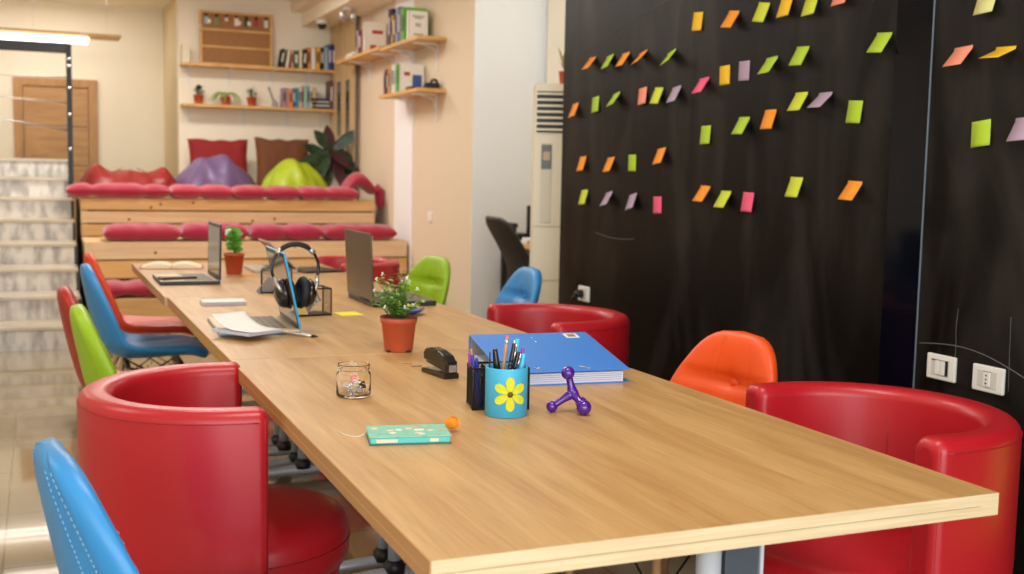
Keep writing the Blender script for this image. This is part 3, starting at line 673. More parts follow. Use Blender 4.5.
def shell_chair(label, m, loc, rz, stitches=False, extra=None):
    t = thing('shell_chair', label, 'chair', loc, rz, 'padded shell chairs around the table')
    bm = BM()
    for s in (1, -1): grid(bm, lambda a, b: shellpt((1-math.cos(PI*a))/2*.35+a*.65, math.sin((b*2-1)*PI/2), s), 46, 26)
    bmesh.ops.remove_doubles(bm, verts=bm.verts[:], dist=1e-4)
    obj('seat_shell', bm, m, t)
    b0 = shellpt(.84, 0, 1); obj('button', sph(BM(), b0+Vector((0, .005, 0)), .020, 16, 10, (1, .6, 1)), m, t)
    if stitches:
        def dash(f, n, r=.0006, off=.0012):
            bm = BM()
            for k in range(n):
                pts = [f((k+q)/n) for q in (.12, .4, .66)]
                tube(bm, pts, r, 4)
            obj('stitching', bm, stitches, t)
        O = lambda u, v, s: shellpt(u, v, s)+Vector((0, .001*s, .0006))
        for v in (-.40, -.36, .36, .40): dash(lambda q: O(.72+.25*q, v, 1), 34)
        for v in (-.80, .80, -.62, .62): dash(lambda q: O(.45+.52*q, v, -1), 60)
        for uu in (.86, .875): dash(lambda q: O(uu, -.92+.3*q, 1), 8); dash(lambda q: O(uu, .62+.3*q, 1), 8)
    for sx in (-1, 1):
        for sy in (-1, 1):
            tp = Vector((.13*sx, .0+.12*sy, .333)); bt = Vector((.225*sx, -.01+.215*sy, .0))
            obj('leg', tube(BM(), [bt, bt.lerp(tp, .5), tp], [.009, .0125, .015], 12), beech, t)
    bm = BM()
    for a, b in (((-1, -1), (1, -1)), ((1, -1), (1, 1)), ((1, 1), (-1, 1)), ((-1, 1), (-1, -1))):
        for p, q in ((a, b), (b, a)):
            lo = Vector((.19*p[0], .17*p[1], .15)); hi = Vector((.125*q[0], .12*q[1], .343)); tube(bm, [lo, hi], .0035, 6)
    for p, q in (((-1, -1), (1, 1)), ((1, -1), (-1, 1))):
        tube(bm, [(.13*p[0], .12*p[1], .343), (0, 0, .29), (.13*q[0], .12*q[1], .343)], .0035, 6)
    box(bm, -.14, .14, -.13, -.11, .336, .356); box(bm, -.14, .14, .11, .13, .336, .356)
    obj('wire_strut', bm, wire, t)
    return t
shell_chair('orange-red padded shell chair, farthest on the left side by the bench', pm('vermilion_leather', 222, 66, 30, .42, bump=(140, .12)), (.055, 4.95, 0), -PI/2)
shell_chair('blue padded shell chair at the left side, in front of the farthest orange-red one', blue, (.015, 4.20, 0), -PI/2)
shell_chair('dark red padded shell chair at the left, half hidden behind the green one', dred, (-.10, 3.12, 0), -PI/2)
shell_chair('lime green padded shell chair at the left, just behind the red tub chair', green, (-.07, 2.50, 0), -PI/2)
shell_chair('bright blue shell chair with white stitching, nearest at the lower left', blue, (-.168, .57, 0), -PI/2+math.radians(8), stitch)
shell_chair('orange padded shell chair with a button, between the right side tub chairs', orange, (1.145, 1.33, 0), PI/2+math.radians(10), pm('orange_stitch', 250, 120, 60, .8))
shell_chair('blue shell chair beyond the middle right tub chair, by the office chair', blue, (1.47, 3.68, 0), PI/2+math.radians(0))
shell_chair('lime green shell chair on the right side, near the dark open laptop', green, (1.27, 4.42, 0), PI/2+math.radians(15))
shell_chair('green shell chair at the far right edge behind the nearest tub chair', green, (1.76, -.03, 0), PI/2+.6)

# ================================================================ tub chairs
def tub_chair(label, loc, rz, Ro=.335, arm=.062, Ri=None):
    """opens towards +y"""
    t = thing('tub_chair', label, 'armchair', loc, rz, 'red leather tub chairs')
    Ri = Ri or Ro-.078
    path = []
    na = 34
    path.append((1, arm, 0)); path.append((1, arm*.5, 0))
    def frame(s):   # s 0..1 : returns centre, outward normal (xy)
        Ltot = 2*arm+PI*Ro; d = s*Ltot
        if d < arm: return Vector((0, 0, 0))+Vector((0, arm-d, 0)), Vector((1, 0, 0))
        if d > arm+PI*Ro: return Vector((0, d-arm-PI*Ro, 0)), Vector((-1, 0, 0))
        a = (d-arm)/Ro; return Vector((0, 0, 0)), Vector((math.cos(a), -math.sin(a), 0))
    zt, zb = .761, .13; q = .028
    cs = []   # (radius, z) loop of the wall section, rounded on top
    for k in range(7): a = PI/2*k/6; cs.append((Ro-q+q*math.cos(a-0)*1.0, zt-q+q*math.sin(a)))
    for k in range(7): a = PI/2+PI/2*k/6; cs.append((Ri+q+q*math.cos(a), zt-q+q*math.sin(a)))
    cs += [(Ri, .56), (Ri-.004, .42), (Ri, .30), (Ri, zb), (Ro-.025, zb), (Ro-.01, .28), (Ro, .45), (Ro, .6)]
    bm = BM(); rings = []
    M_ = 56; e = .022
    def ring(s, shrink=0, push=0):
        o_, n_ = frame(s); out = []
        tdir = Vector((0, 1, 0)) if s < .5 else Vector((0, 1, 0))
        for r, z in cs:
            rc, zc = (Ro+Ri)/2, (zt+zb)/2
            r2 = rc+(r-rc)*(1-shrink/((Ro-Ri)/2)); z2 = zc+(z-zc)*(1-shrink/((zt-zb)/2))
            out.append(bm.verts.new(o_+n_*r2+Vector((0, push, z2))))
        return out
    for k in range(4): a = PI/2*k/4; rings.append(ring(0, e*(1-math.sin(a)), e*math.cos(a)))
    for k in range(M_+1): rings.append(ring(k/M_))
    for k in range(3, -1, -1): a = PI/2*k/4; rings.append(ring(1, e*(1-math.sin(a)), e*math.cos(a)))
    n = len(cs)
    for A, B in zip(rings, rings[1:]):
        for k in range(n): f = bm.faces.new([A[k], A[(k+1) % n], B[(k+1) % n], B[k]]); f.smooth = True
    bm.faces.new(rings[0]); bm.faces.new(rings[-1][::-1])
    obj('tub_shell', bm, red, t)
    def at(s, r, z, push=0): o_, n_ = frame(s); return o_+n_*r+Vector((0, push, z))
    bm = BM()
    tube(bm, [at(k/60, Ro+.0005, zt-.026) for k in range(61)], .0014, 6)
    for s in (0, 1):
        tube(bm, [at(s, Ro-.006, z, e*.62) for z in [.14+.60*k/12 for k in range(13)]], .0013, 6)
        tube(bm, [at(s, Ri+.006, z, e*.62) for z in [.44+.30*k/12 for k in range(13)]], .0013, 6)
    for s in (.33, .67): tube(bm, [at(s, Ri-.0005, z) for z in (.45, .55, .62, .69)], .0016, 6)
    obj('piping', bm, pm('red_piping', 165, 20, 30, .45), t)
    bm = BM()
    ks = (Ri+.004)/.272; prof = [(r*ks, z) for r, z in [(0, .32), (.22, .32), (.262, .332), (.272, .36), (.272, .415), (.258, .443), (.22, .457), (.12, .465), (0, .467)]]
    lathe(bm, prof, 48, (0, .025, 0))
    obj('seat_cushion', bm, red, t)
    bm = BM(); tube(bm, [(.2725*ks*math.cos(a), .025+.2725*ks*math.sin(a), .39) for a in [PI*k/40 for k in range(41)]], .0022, 6); obj('seat_seam', bm, pm('red_piping', 165, 20, 30, .45), t)
    bm = BM(); lathe(bm, [(0, .10), (.20*ks, .10), (.24*ks, .14), (.255*ks, .32), (0, .32)], 40, (0, .02, 0)); obj('seat_base', bm, red, t)
    obj('pedestal', lathe(BM(), [(0, 0), (.21, 0), (.215, .012), (.06, .03), (.035, .05), (.035, .10), (0, .10)], 36, (0, .02, 0)), chrome, t)
    return t
tub_chair('red leather tub chair on the left side of the table, nearest the viewer', (-.066, 1.30, 0), -PI/2-math.radians(4), .335, .035)
tub_chair('large red leather tub chair at the near right table corner', (1.225, .615, 0), PI/2)
tub_chair('red leather tub chair at the right, behind the blue binder', (1.235, 2.40, 0), PI/2)
tub_chair('red leather tub chair at the far right end, behind the dark laptop lid', (1.15, 5.02, 0), PI/2)
# sockets on the chalkboard wall
def socket(label, y, z, kind):
    t = thing('wall_socket', label, 'socket', (2.15, y, z)); s = pm('socket_white', 236, 234, 228, .35)
    bm = BM()
    box(bm, -.012, 0, -.060, .060, -.040, .040, .0058)
    obj('plate', bm, s, t)
    obj('inset', box(BM(), -.0135, -.010, -.038, .038, -.026, .026, .001), pm('socket_inset', 214, 210, 200, .4), t)
    if kind == 'switch':
        for k, c in ((-.022, s), (0, s)): obj('module', box(BM(), -.017, -.012, k-.010+.01, k+.010+.008, -.022, .022, .001), c, t)
        obj('empty_slot', box(BM(), -.0145, -.012, -.034, -.020, -.024, .024), black, t)
        obj('dark_edge', box(BM(), -.0142, -.012, -.034, .036, .020, .024), black, t)
    elif kind == 'socket':
        obj('module', box(BM(), -.017, -.012, -.012, .012, -.022, .022, .001), s, t)
        for zz in (-.012, 0, .012): obj('socket_hole', lathe(BM(), [(0, 0), (.0028, 0), (.0028, .002), (0, .002)], 10, M=TR(-.0165, 0, zz, 0, -PI/2)), black, t)
        obj('dark_edge', box(BM(), -.0142, -.012, -.014, .014, .021, .0235), black, t)
    return t
socket('white wall socket plate with a dark empty slot, left of the pair at right', 1.322, .688, 'switch')
socket('white wall socket plate with three holes, nearest the right edge', 1.131, .684, 'socket')
t = socket('white wall socket with a black plug in it, behind the middle tub chair', 3.851, .66, 'plug')
obj('plug', lathe(BM(), [(0, 0), (.022, 0), (.02, .03), (.01, .045), (0, .045)], 16, M=TR(-.012, .01, 0, 0, -PI/2)), black, t)
obj('cord', tube(BM(), [(-.05, .01, 0), (-.07, .03, -.03), (-.04, .06, -.2), (-.01, .07, -.60)], .004, 6), black, t)
# ================================================================ sticky notes
NCOL = dict(amber=(240, 190, 20), orange=(245, 150, 26), lime=(204, 214, 50), green=(172, 204, 44), salmon=(240, 146, 118), mauve=(176, 152, 176), pink=(240, 92, 128), cream=(214, 212, 140))
NAME = dict(amber='amber yellow', orange='orange', lime='yellow-green', green='bright green', salmon='salmon', mauve='pale mauve', pink='pink', cream='cream yellow')
ROWS = dict(LA='top row of the left cluster', LB='second row of the left cluster', LC='third row of the left cluster', LD='bottom row of the left cluster',
            RA='top row of the right cluster', RB='second row of the right cluster', RC='third row of the right cluster', RD='bottom row of the right cluster',
            PA='top of the rightmost panel', PB='second row of the rightmost panel', PC='third row of the rightmost panel')
NOTES = [
  ('RA','amber',2.835,1.978,0.06,-0.08),
  ('RA','orange',2.563,1.950,0.46,-0.12),
  ('RA','lime',2.357,1.955,0.28,-0.16),
  ('RA','amber',2.213,1.956,0.30,0.05),
  ('LA','orange',3.830,1.877,0.62,0.04),
  ('LA','green',3.637,1.869,0.54,0.14),
  ('LA','orange',3.474,1.866,0.56,0.06),
  ('LA','orange',3.305,1.856,0.74,0.20),
  ('LA','green',3.047,1.834,0.68,0.26),
  ('LB','orange',4.015,1.653,0.38,0.12),
  ('LB','green',3.784,1.674,0.10,0.10),
  ('LB','green',3.560,1.680,0.60,0.18),
  ('LB','salmon',3.299,1.688,0.12,0.10),
  ('LB','lime',3.148,1.680,0.32,-0.06),
  ('LB','mauve',2.994,1.674,0.46,0.10),
  ('RB','pink',2.770,1.696,0.56,0.06),
  ('RB','amber',2.617,1.734,0.00,0.02),
  ('RB','mauve',2.477,1.741,0.02,-0.02),
  ('RB','green',2.293,1.740,0.58,0.06),
  ('RB','green',2.103,1.762,0.42,-0.06),
  ('RB','green',1.667,1.765,0.50,-0.08),
  ('RC','green',2.743,1.493,0.08,0.02),
  ('RC','green',2.462,1.518,0.46,-0.02),
  ('RC','orange',2.287,1.539,0.28,0.00),
  ('RC','lime',2.099,1.594,0.48,0.00),
  ('RC','mauve',1.960,1.585,0.74,0.00),
  ('RC','green',1.795,1.547,0.08,-0.06),
  ('LC','orange',3.910,1.374,0.28,0.06),
  ('LC','orange',3.599,1.367,0.40,0.08),
  ('LC','green',3.382,1.377,0.00,0.00),
  ('LC','orange',3.108,1.404,0.40,0.12),
  ('LD','lime',3.882,1.201,0.26,0.06),
  ('LD','mauve',3.610,1.195,0.52,0.18),
  ('LD','mauve',3.365,1.190,0.38,0.22),
  ('LD','pink',3.132,1.184,0.00,0.04),
  ('RD','orange',2.730,1.239,0.52,-0.04),
  ('RD','lime',2.573,1.220,0.48,0.00),
  ('RD','pink',2.412,1.217,0.12,-0.02),
  ('RD','lime',2.106,1.280,0.30,-0.02),
  ('RD','orange',1.777,1.269,0.54,-0.04),
  ('RA','lime',2.061,1.943,0.30,0.05),
  ('RA','salmon',1.892,1.958,0.30,0.05),
  ('PA','cream',1.225,1.845,0.30,0.05),
  ('PB','salmon',1.311,1.684,0.66,0.04),
  ('PB','amber',1.145,1.668,1.04,-0.04),
  ('PC','green',1.224,1.456,0.08,0.10),
  ('PC','mauve',1.057,1.460,0.48,0.06),
]
byrow = {}
for nn in NOTES: byrow.setdefault(nn[0], []).append(nn)
for key, lst in byrow.items():
    lst.sort(key=lambda q: -q[2])
    for i, (_, c, y, z, al, be) in enumerate(lst):
        bm = BM(); S = .078; w = .074; nrows = []
        # a strip stuck along its top edge, the lower part lifting away from the wall
        n = 8; dirs = []
        for k in range(n):
            s = (k+.5)/n; a = al*1.12*min(1, max(0, (s-.02)/.16)) if al > .05 else 0
            dirs.append(a)
        P = Vector((2.148, y, z)); rows_ = [P.copy()]
        for a in dirs:
            P = P+S/n*Vector((-math.sin(a), -math.sin(be)*math.cos(a), -math.cos(a)*math.cos(be))); rows_.append(P.copy())
        g = [[bm.verts.new(p+Vector((0, w*(.5-j/2)*math.cos(be), -w*(.5-j/2)*math.sin(be)))) for j in range(3)] for p in rows_]
        for a_, b_ in zip(g, g[1:]):
            for j in range(2): f = bm.faces.new([a_[j], a_[j+1], b_[j+1], b_[j]]); f.smooth = True
        o = obj('sticky_note', bm, pm('note_'+c, *NCOL[c], .75), None, solid=.0006)
        N = len(lst)
        place = 'alone' if N == 1 else ('leftmost' if i == 0 else ('rightmost' if i == N-1 else ORD[i]+' from left'))
        how = 'flat' if al < .12 else ('strongly curled' if al > .6 else 'curling')
        tag(o, '%s %s sticky note, %s, %s' % (how, NAME[c], place, ROWS[key]), 'sticky note', 'sticky notes on the chalkboard')
# ================================================================ things on the tables (top at z = .75)
TZ = .7502
def at_xyz(t, x, y, z=TZ, rz=0): t.location = (x, y, z); t.rotation_euler = (0, 0, rz); return t
# ---- potted herb
t = thing('potted_herb', 'leafy green herb with tiny white blooms in a terracotta pot, mid table', 'potted plant', (.484, 1.727, TZ))
P_ = lathe(BM(), [(0, .004), (.036, .004), (.036, 0), (.0395, 0), (.041, .004), (.050, .082), (.0525, .083), (.0545, .100), (.0515, .1005), (.049, .085), (.048, .080)], 40)
obj('pot', P_, pm('pot_orange', 190, 84, 52, .5, bump=(30, .05)), t)
obj('rim', lathe(BM(), [(.0515, .0985), (.0548, .0985), (.0552, .1010), (.0515, .1015), (.0515, .0985)], 40), pm('pot_rim', 96, 60, 46, .6), t)
bm = BM()
for k in range(4): a = k*PI/2+.5; box(bm, .037*math.cos(a)-.008, .037*math.cos(a)+.008, .037*math.sin(a)-.008, .037*math.sin(a)+.008, 0, .006, .001)
obj('drain_notches', bm, black, t)
obj('soil', lathe(BM(), [(0, .090), (.03, .092), (.050, .088)], 28), soil, t)
rr = random.Random(11); bs = BM(); bl = BM(); bf = BM()
for k in range(52):
    a = rr.uniform(0, 2*PI); sp = rr.uniform(.01, .082); hh = rr.uniform(.06, .150)-sp*.45
    b0 = Vector((rr.uniform(-.022, .022), rr.uniform(-.022, .022), .088)); tp = Vector((sp*math.cos(a), sp*math.sin(a), .10+hh))
    md = b0.lerp(tp, .5)+Vector((rr.uniform(-.006, .006), rr.uniform(-.006, .006), .008))
    tube(bs, [b0, md, tp], [.0012, .001, .0007], 5)
    for q in range(9):
        s = .25+.75*q/8; p = (b0.lerp(md, s*2) if s < .5 else md.lerp(tp, s*2-1)); aa = q*2.1+rr.random()
        L = rr.uniform(.014, .025)
        leafmesh(bl, p, p+Vector((L*math.cos(aa), L*math.sin(aa), rr.uniform(-.003, .009))), L*.62, .2, nseg=3)
    if k % 4 == 0:
        for q in range(3): sph(bf, tp+Vector((rr.uniform(-.004, .004), rr.uniform(-.004, .004), .003*q)), .0028, 8, 6)
for k in range(5):     # a sprig hanging out to the right
    p = Vector((.045+.008*k, -.01, .125-.0*k)); leafmesh(bl, p, p+Vector((.014, .01*(-1)**k, .004)), .012, .3, nseg=3)
tube(bs, [(.02, 0, .10), (.045, -.01, .125), (.08, -.01, .126)], .001, 5)
obj('stems', bs, pm('herb_stem', 96, 120, 50), t); obj('leaves', bl, pm('herb_leaf', 128, 180, 66, .5), t); obj('blooms', bf, white, t)
# ---- glass jar
glass = mat('clear_glass', (1, 1, 1), .02, trans=1, ior=1.3)
jx, jy = .187, 1.108
t = thing('glass_jar', 'small open glass jar of clips and pins, left of the stapler', 'jar', (jx, jy, TZ))
obj('glass', lathe(BM(), [(0, 0), (.034, 0), (.0395, .004), (.040, .010), (.040, .050), (.0385, .056), (.035, .060), (.0355, .064), (.0375, .066), (.0355, .069), (.0375, .072), (.0365, .076), (.0345, .076), (.0335, .072), (.0330, .062), (.0368, .052), (.0375, .012), (.033, .006), (0, .006)], 48), glass, t)
rr = random.Random(5)
def clip_pts(L, w): return [(0, 0), (L, 0), (L+w*.3, w*.5), (L, w), (-.002, w), (-.002-w*.3, w*.55), (0, w*.15), (L*.8, w*.15), (L*.85, w*.5), (L*.8, w*.8), (L*.2, w*.8)]
def paperclip(M, r=.0006): bm = BM(); tube(bm, [M @ Vector((x-.012, y-.003, 0)) for x, y in clip_pts(.024, .007)], r, 5); return bm
for k in range(24):
    a = rr.uniform(0, 6.28); rad = rr.uniform(0, .020)
    tag(obj('paper_clip', paperclip(TR(jx+rad*math.cos(a), jy+rad*math.sin(a), TZ+.012+.0009*k, rr.uniform(-.5, .5), rr.uniform(-.4, .4), rr.uniform(0, 6.28)), .0011), white if k % 3 else chrome), 'wire paper clip lying in the heap inside the glass jar', 'paper clip', 'paper clips inside the glass jar')
tag(obj('binder_clip', prism(BM(), [(-.010, -.009), (.010, -.009), (.003, .008), (-.003, .008)], -.011, .011), black), 'black binder clip inside the glass jar at its right', 'binder clip', None, (jx+.017, jy, TZ+.028)).rotation_euler = (PI/2, .2, .2)
tag(obj('yellow_pin', tube(BM(), [(jx-.008, jy-.018, TZ+.020), (jx+.025, jy-.004, TZ+.042)], .0018, 6), pm('yellow_plastic', 240, 200, 30, .4)), 'yellow stick slanting across the clips in the glass jar', 'stick')
tag(obj('eraser', box(BM(), jx-.004, jx+.010, jy+.004, jy+.014, TZ+.024, TZ+.044, .002), pm('red_eraser', 210, 90, 80)), 'reddish eraser standing among clips in the glass jar', 'eraser')
# ---- loose clips left of the stapler
tag(obj('loose_clip', paperclip(TR(.440, 1.505, TZ+.0012, 0, 0, -.45), .0009), pm('gold_wire', 200, 170, 110, .3, metal=.7)), 'gold paper clip lying between the herb pot and the stapler, farther of two', 'paper clip')
tag(obj('loose_clip', paperclip(TR(.452, 1.455, TZ+.0012, 0, 0, .0), .0009), pm('grey_wire', 150, 140, 120, .3, metal=.7)), 'dull grey paper clip lying left of the stapler, nearer of two', 'paper clip')
# ---- stapler, nose towards the viewer
t = thing('stapler', 'black desktop stapler with raised arm beside the pen holder', 'stapler', (.469, 1.315, TZ), math.radians(188))
gl = mat('gloss_black', (.012, .011, .011), .18)
def rprism(bm, prof, hw, bev=.002):   # prof in (y,z), extruded along x
    tt = bmesh.new(); f = tt.faces.new([tt.verts.new((-hw, y, z)) for y, z in prof])
    r = bmesh.ops.extrude_face_region(tt, geom=[f])
    for v in [g for g in r['geom'] if isinstance(g, bmesh.types.BMVert)]: v.co.x = hw
    bmesh.ops.recalc_face_normals(tt, faces=tt.faces[:])
    bmesh.ops.bevel(tt, geom=[e for e in tt.edges], offset=bev, segments=3, affect='EDGES', profile=.6)
    merge(bm, tt); return bm
obj('base', rprism(BM(), [(-.068, 0), (.064, 0), (.064, .014), (.03, .016), (-.05, .013), (-.068, .011)], .021, .003), gl, t)
obj('upper_arm', rprism(BM(), [(-.066, .034), (-.067, .052), (-.055, .064), (-.03, .069), (.01, .066), (.045, .056), (.064, .040), (.062, .022), (.03, .022), (-.03, .032)], .016, .005), gl, t)
obj('magazine', rprism(BM(), [(-.063, .026), (-.063, .036), (.05, .030), (.055, .014)], .009, .001), black, t)
obj('hinge', box(BM(), -.017, .017, .038, .062, .008, .045, .004), gl, t)
obj('metal_nose', box(BM(), -.010, .010, .058, .070, .018, .036, .001), chrome, t)
obj('anvil', box(BM(), -.008, .008, -.062, -.044, .0122, .0135), chrome, t)
# ---- blue ring binder, spine on the far side
t = thing('ring_binder', 'large blue ring binder lying on the table behind the pen holder', 'binder', (.560, 1.112, TZ), math.radians(-5))
bb = pm('binder_blue', 62, 128, 214, .45); W_, D_ = .335, .315
bi = pm('binder_grey_inside', 176, 172, 165, .7)
hs_, hf = .085, .034
bm = BM(); rprism(bm, [(-0, hf-.0025), (D_-.004, hs_-.0025), (D_-.004, hs_), (0, hf)], W_/2, .0006); xf(bm, TR(W_/2)); obj('front_cover', bm, bb, t)
bm = BM(); rprism(bm, [(0, 0), (D_-.004, 0), (D_-.004, .0025), (0, .0025)], W_/2, .0006); xf(bm, TR(W_/2)); obj('back_cover', bm, bb, t)
bm = BM(); rprism(bm, [(D_-.004, 0), (D_-.001, .01), (D_-.001, hs_-.01), (D_-.004, hs_), (D_-.0065, hs_-.003), (D_-.0065, .003)], W_/2, .0004); xf(bm, TR(W_/2)); obj('spine', bm, bb, t)
obj('inner_lining', box(BM(), .004, W_-.004, D_-.0085, D_-.0066, .006, hs_-.006), bi, t)
bm = BM(); rprism(bm, [(.006, .0026), (D_-.03, .0026), (D_-.03, .034), (.006, hf-.006)], W_/2-.012, .0008); xf(bm, TR(W_/2-.004)); pg = obj('paper_sheets', bm, pm('sheet_white', 222, 226, 238, .8), t)
for z in (.008, .013, .018, .023): obj('sheet_line', box(BM(), .014, W_-.020, .0052, .0061, z, z+.0012), pm('sheet_blue', 150, 165, 205, .8), pg)
for x in (.10, .18): obj('ring', tube(BM(), [(x, D_-.035+.028*math.cos(a), .03+.022*math.sin(a)) for a in [i*PI/8 for i in range(16)]], .0018, 6, closed=True), chrome, t)
sl = (hs_-hf)/D_; an = math.atan(sl)
def oncov(nm, x0, x1, y0, y1, m, h_=.0008): 
    bm = box(BM(), 0, x1-x0, 0, y1-y0, 0, h_); xf(bm, TR(x0, y0, hf+y0*sl+.0004, an)); return obj(nm, bm, m, t)
lb = oncov('label', .262, .300, .262, .300, white); 
bm = box(BM(), 0, .022, 0, .022, 0, .0012); xf(bm, TR(.270, .270, hf+.270*sl+.0006, an)); obj('label_patch', bm, pm('brown_patch', 150, 120, 100, .8), lb)
for y in (.27, .235): 
    bm = lathe(BM(), [(0, 0), (.0032, 0), (.0032, .0012), (0, .0012)], 14); xf(bm, TR(.165, y, hf+y*sl+.0006, an)); obj('rivet', bm, chrome, t)
for x in (.105, .225):
    bm = BM(); tube(bm, [(x-.016, .030, hf+.030*sl+.0012), (x+.005, .010, hf+.010*sl+.0012), (x+.009, .014, hf+.014*sl+.0012), (x-.012, .034, hf+.034*sl+.0012)], .0008, 5, closed=True); obj('eyelet', bm, chrome, t)
# ---- mesh desk organiser with the flower cup and its pens
t = thing('mesh_organizer', 'black wire mesh desk organizer standing behind the blue flower cup', 'desk organizer', (.462, .903, TZ), math.radians(-12))
def meshpanel(bm, o, ex, ey, nx, ny, r=.00045):
    o, ex, ey = Vector(o), Vector(ex), Vector(ey)
    for i in range(nx+1): tube(bm, [o+ex*i/nx, o+ex*i/nx+ey], r, 3, cap=False)
    for j in range(ny+1): tube(bm, [o+ey*j/ny, o+ey*j/ny+ex], r, 3, cap=False)
wr = mat('mesh_black', (.02, .016, .018), .35, .4)
X0, X1, Y0, Y1, H = -.062, .062, -.035, .045, .092
for nm, o_, ex, ey, nx in (('front_mesh', (X0, Y0, 0), (X1-X0, 0, 0), (0, 0, H), 40), ('back_mesh', (X0, Y1, 0), (X1-X0, 0, 0), (0, 0, H), 40), ('left_mesh', (X0, Y0, 0), (0, Y1-Y0, 0), (0, 0, H), 26), ('right_mesh', (X1, Y0, 0), (0, Y1-Y0, 0), (0, 0, H), 26), ('divider_mesh', (-.032, Y0, 0), (0, Y1-Y0, 0), (0, 0, H), 26)):
    bm = BM(); meshpanel(bm, o_, ex, ey, nx, 30, .0006); obj(nm, bm, wr, t, weld=False)
obj('floor_plate', box(BM(), X0, X1, Y0, Y1, .001, .003), wr, t)
for z in (.002, H): obj('rim_wire', tube(BM(), [(X0, Y0, z), (X1, Y0, z), (X1, Y1, z), (X0, Y1, z)], .0024, 8, closed=True), wr, t)
for x, y in ((X0, Y0), (X1, Y0), (X1, Y1), (X0, Y1)): obj('corner_wire', tube(BM(), [(x, y, 0), (x, y, H)], .0022, 8), wr, t)
tag(obj('card_stack', box(BM(), -.026, -.0245, -.03, .04, .004, .078), pm('pale_green_card', 206, 214, 160, .8)), 'pale green card standing inside the mesh organizer on its left', 'card', None, (.462, .903, TZ), math.radians(-12))
cx, cy = .4475, .822
t = thing('flower_cup', 'sky blue cup with a yellow foam flower on its front', 'pen cup', (cx, cy, TZ), math.radians(-12))
cupm = pm('cup_blue', 66, 178, 222, .5)
obj('cup_wall', lathe(BM(), [(0, 0), (.0440, 0), (.0455, .0015), (.0455, .1035), (.0450, .105), (.0425, .105), (.0420, .1035), (.0420, .006), (0, .006)], 64), cupm, t)
yel = pm('foam_yellow', 214, 218, 44, .8)
def cupwrap(u, v, off): a = -PI/2+u/.0455; return Vector(((.0455+off)*math.cos(a), (.0455+off)*math.sin(a), v))
for k in range(6):
    ang = PI/2+k*PI/3; bm = BM(); ring = []
    c0 = bm.verts.new(cupwrap(math.cos(ang)*.020, .052+math.sin(ang)*.020, .0024))
    for q in range(20):
        b_ = 2*PI*q/20; lx = .0205+.0160*math.cos(b_); ly = .0088*math.sin(b_)*(1+.25*math.cos(b_))
        ring.append((lx*math.cos(ang)-ly*math.sin(ang), lx*math.sin(ang)+ly*math.cos(ang)))
    o1 = [bm.verts.new(cupwrap(x, .052+z, .0024)) for x, z in ring]; o2 = [bm.verts.new(cupwrap(x, .052+z, .0002)) for x, z in ring]
    for q in range(20): bm.faces.new([c0, o1[q], o1[(q+1) % 20]]); bm.faces.new([o1[q], o2[q], o2[(q+1) % 20], o1[(q+1) % 20]])
    obj('petal', bm, yel, t)
bm = BM(); lathe(bm, [(0, .0035), (.006, .003), (.0068, 0)], 20); xf(bm, TR(0, -.0460, .052, PI/2)); obj('flower_centre', bm, pm('brown_foam', 116, 70, 36, .8), t)
def pen(label, cat, base, top, r, parts):
    """parts: list of (from, to, radius factor, material)"""
    base, top = Vector(base), Vector(top); o = None
    root = thing(cat.replace(' ', '_'), label, cat, tuple(base)); d = top-base
    for i, (a, b_, f0, f1, m, nm) in enumerate(parts):
        bm = BM(); tube(bm, [d*a, d*a+(d*(b_-a))*.12, d*b_-(d*(b_-a))*.12, d*b_], [r*f0*.93, r*f0, r*f1, r*f1*.93], 14); obj(nm, bm, m, root)
    return root
def dv(dx, dy, dz): return (cx+dx, cy+dy, TZ+dz)
wood_p = pm('pencil_wood', 190, 140, 96, .5); purp = pm('pen_purple', 150, 60, 170, .4); cyan = pm('pen_cyan', 70, 190, 225, .4); inkb = pm('pen_blue', 40, 60, 170, .35)
mk = pen('thick glossy black marker standing at the left of the flower cup', 'marker', dv(-.008, .006, .008), dv(-.024, .010, .142), .0078, [(0, .62, 1, 1, gl, 'barrel'), (.62, 1, 1.08, .72, gl, 'cap')])
obj('clip', box(BM(), -.0295, -.0275, -.001, .003, .088, .128, .001), black, mk)
pen('wooden pencil with a pink eraser end standing in the flower cup', 'pencil', dv(-.014, .010, .008), dv(.008, .018, .168), .0040, [(0, .90, 1, 1, wood_p, 'barrel'), (.90, .94, 1.05, 1.05, chrome, 'ferrule'), (.94, 1, 1, .95, pm('eraser_pink', 226, 120, 110), 'eraser')])
p1 = pen('tall black and silver pen leaning right in the flower cup', 'pen', dv(-.012, -.006, .008), dv(.016, -.004, .160), .0050, [(0, .70, 1, 1, gl, 'barrel'), (.70, .96, 1.05, .9, black, 'grip'), (.96, 1, .5, .5, chrome, 'button')])
obj('clip', tube(BM(), [(.022, -.004, .10), (.030, -.004, .145)], .0016, 6), chrome, p1)
p1 = pen('shorter black pen with silver trim leaning right in the flower cup', 'pen', dv(-.004, -.010, .008), dv(.024, -.006, .136), .0050, [(0, .66, 1, 1, gl, 'barrel'), (.66, .70, 1.1, 1.1, chrome, 'ring'), (.70, 1, 1, .8, gl, 'cap')])
obj('clip', tube(BM(), [(.018, -.009, .09), (.030, -.007, .125)], .0015, 6), chrome, p1)
pen('dark purple pen at the back of the flower cup', 'pen', dv(.006, .012, .008), dv(.026, .014, .150), .0042, [(0, .8, 1, 1, inkb, 'barrel'), (.8, 1, 1, .9, purp, 'cap')])
pen('sky blue highlighter leaning right at the front of the flower cup', 'highlighter', dv(.012, -.012, .008), dv(.036, -.010, .136), .0062, [(0, .55, 1, 1, cyan, 'barrel'), (.55, .97, 1.08, .8, cyan, 'cap')])
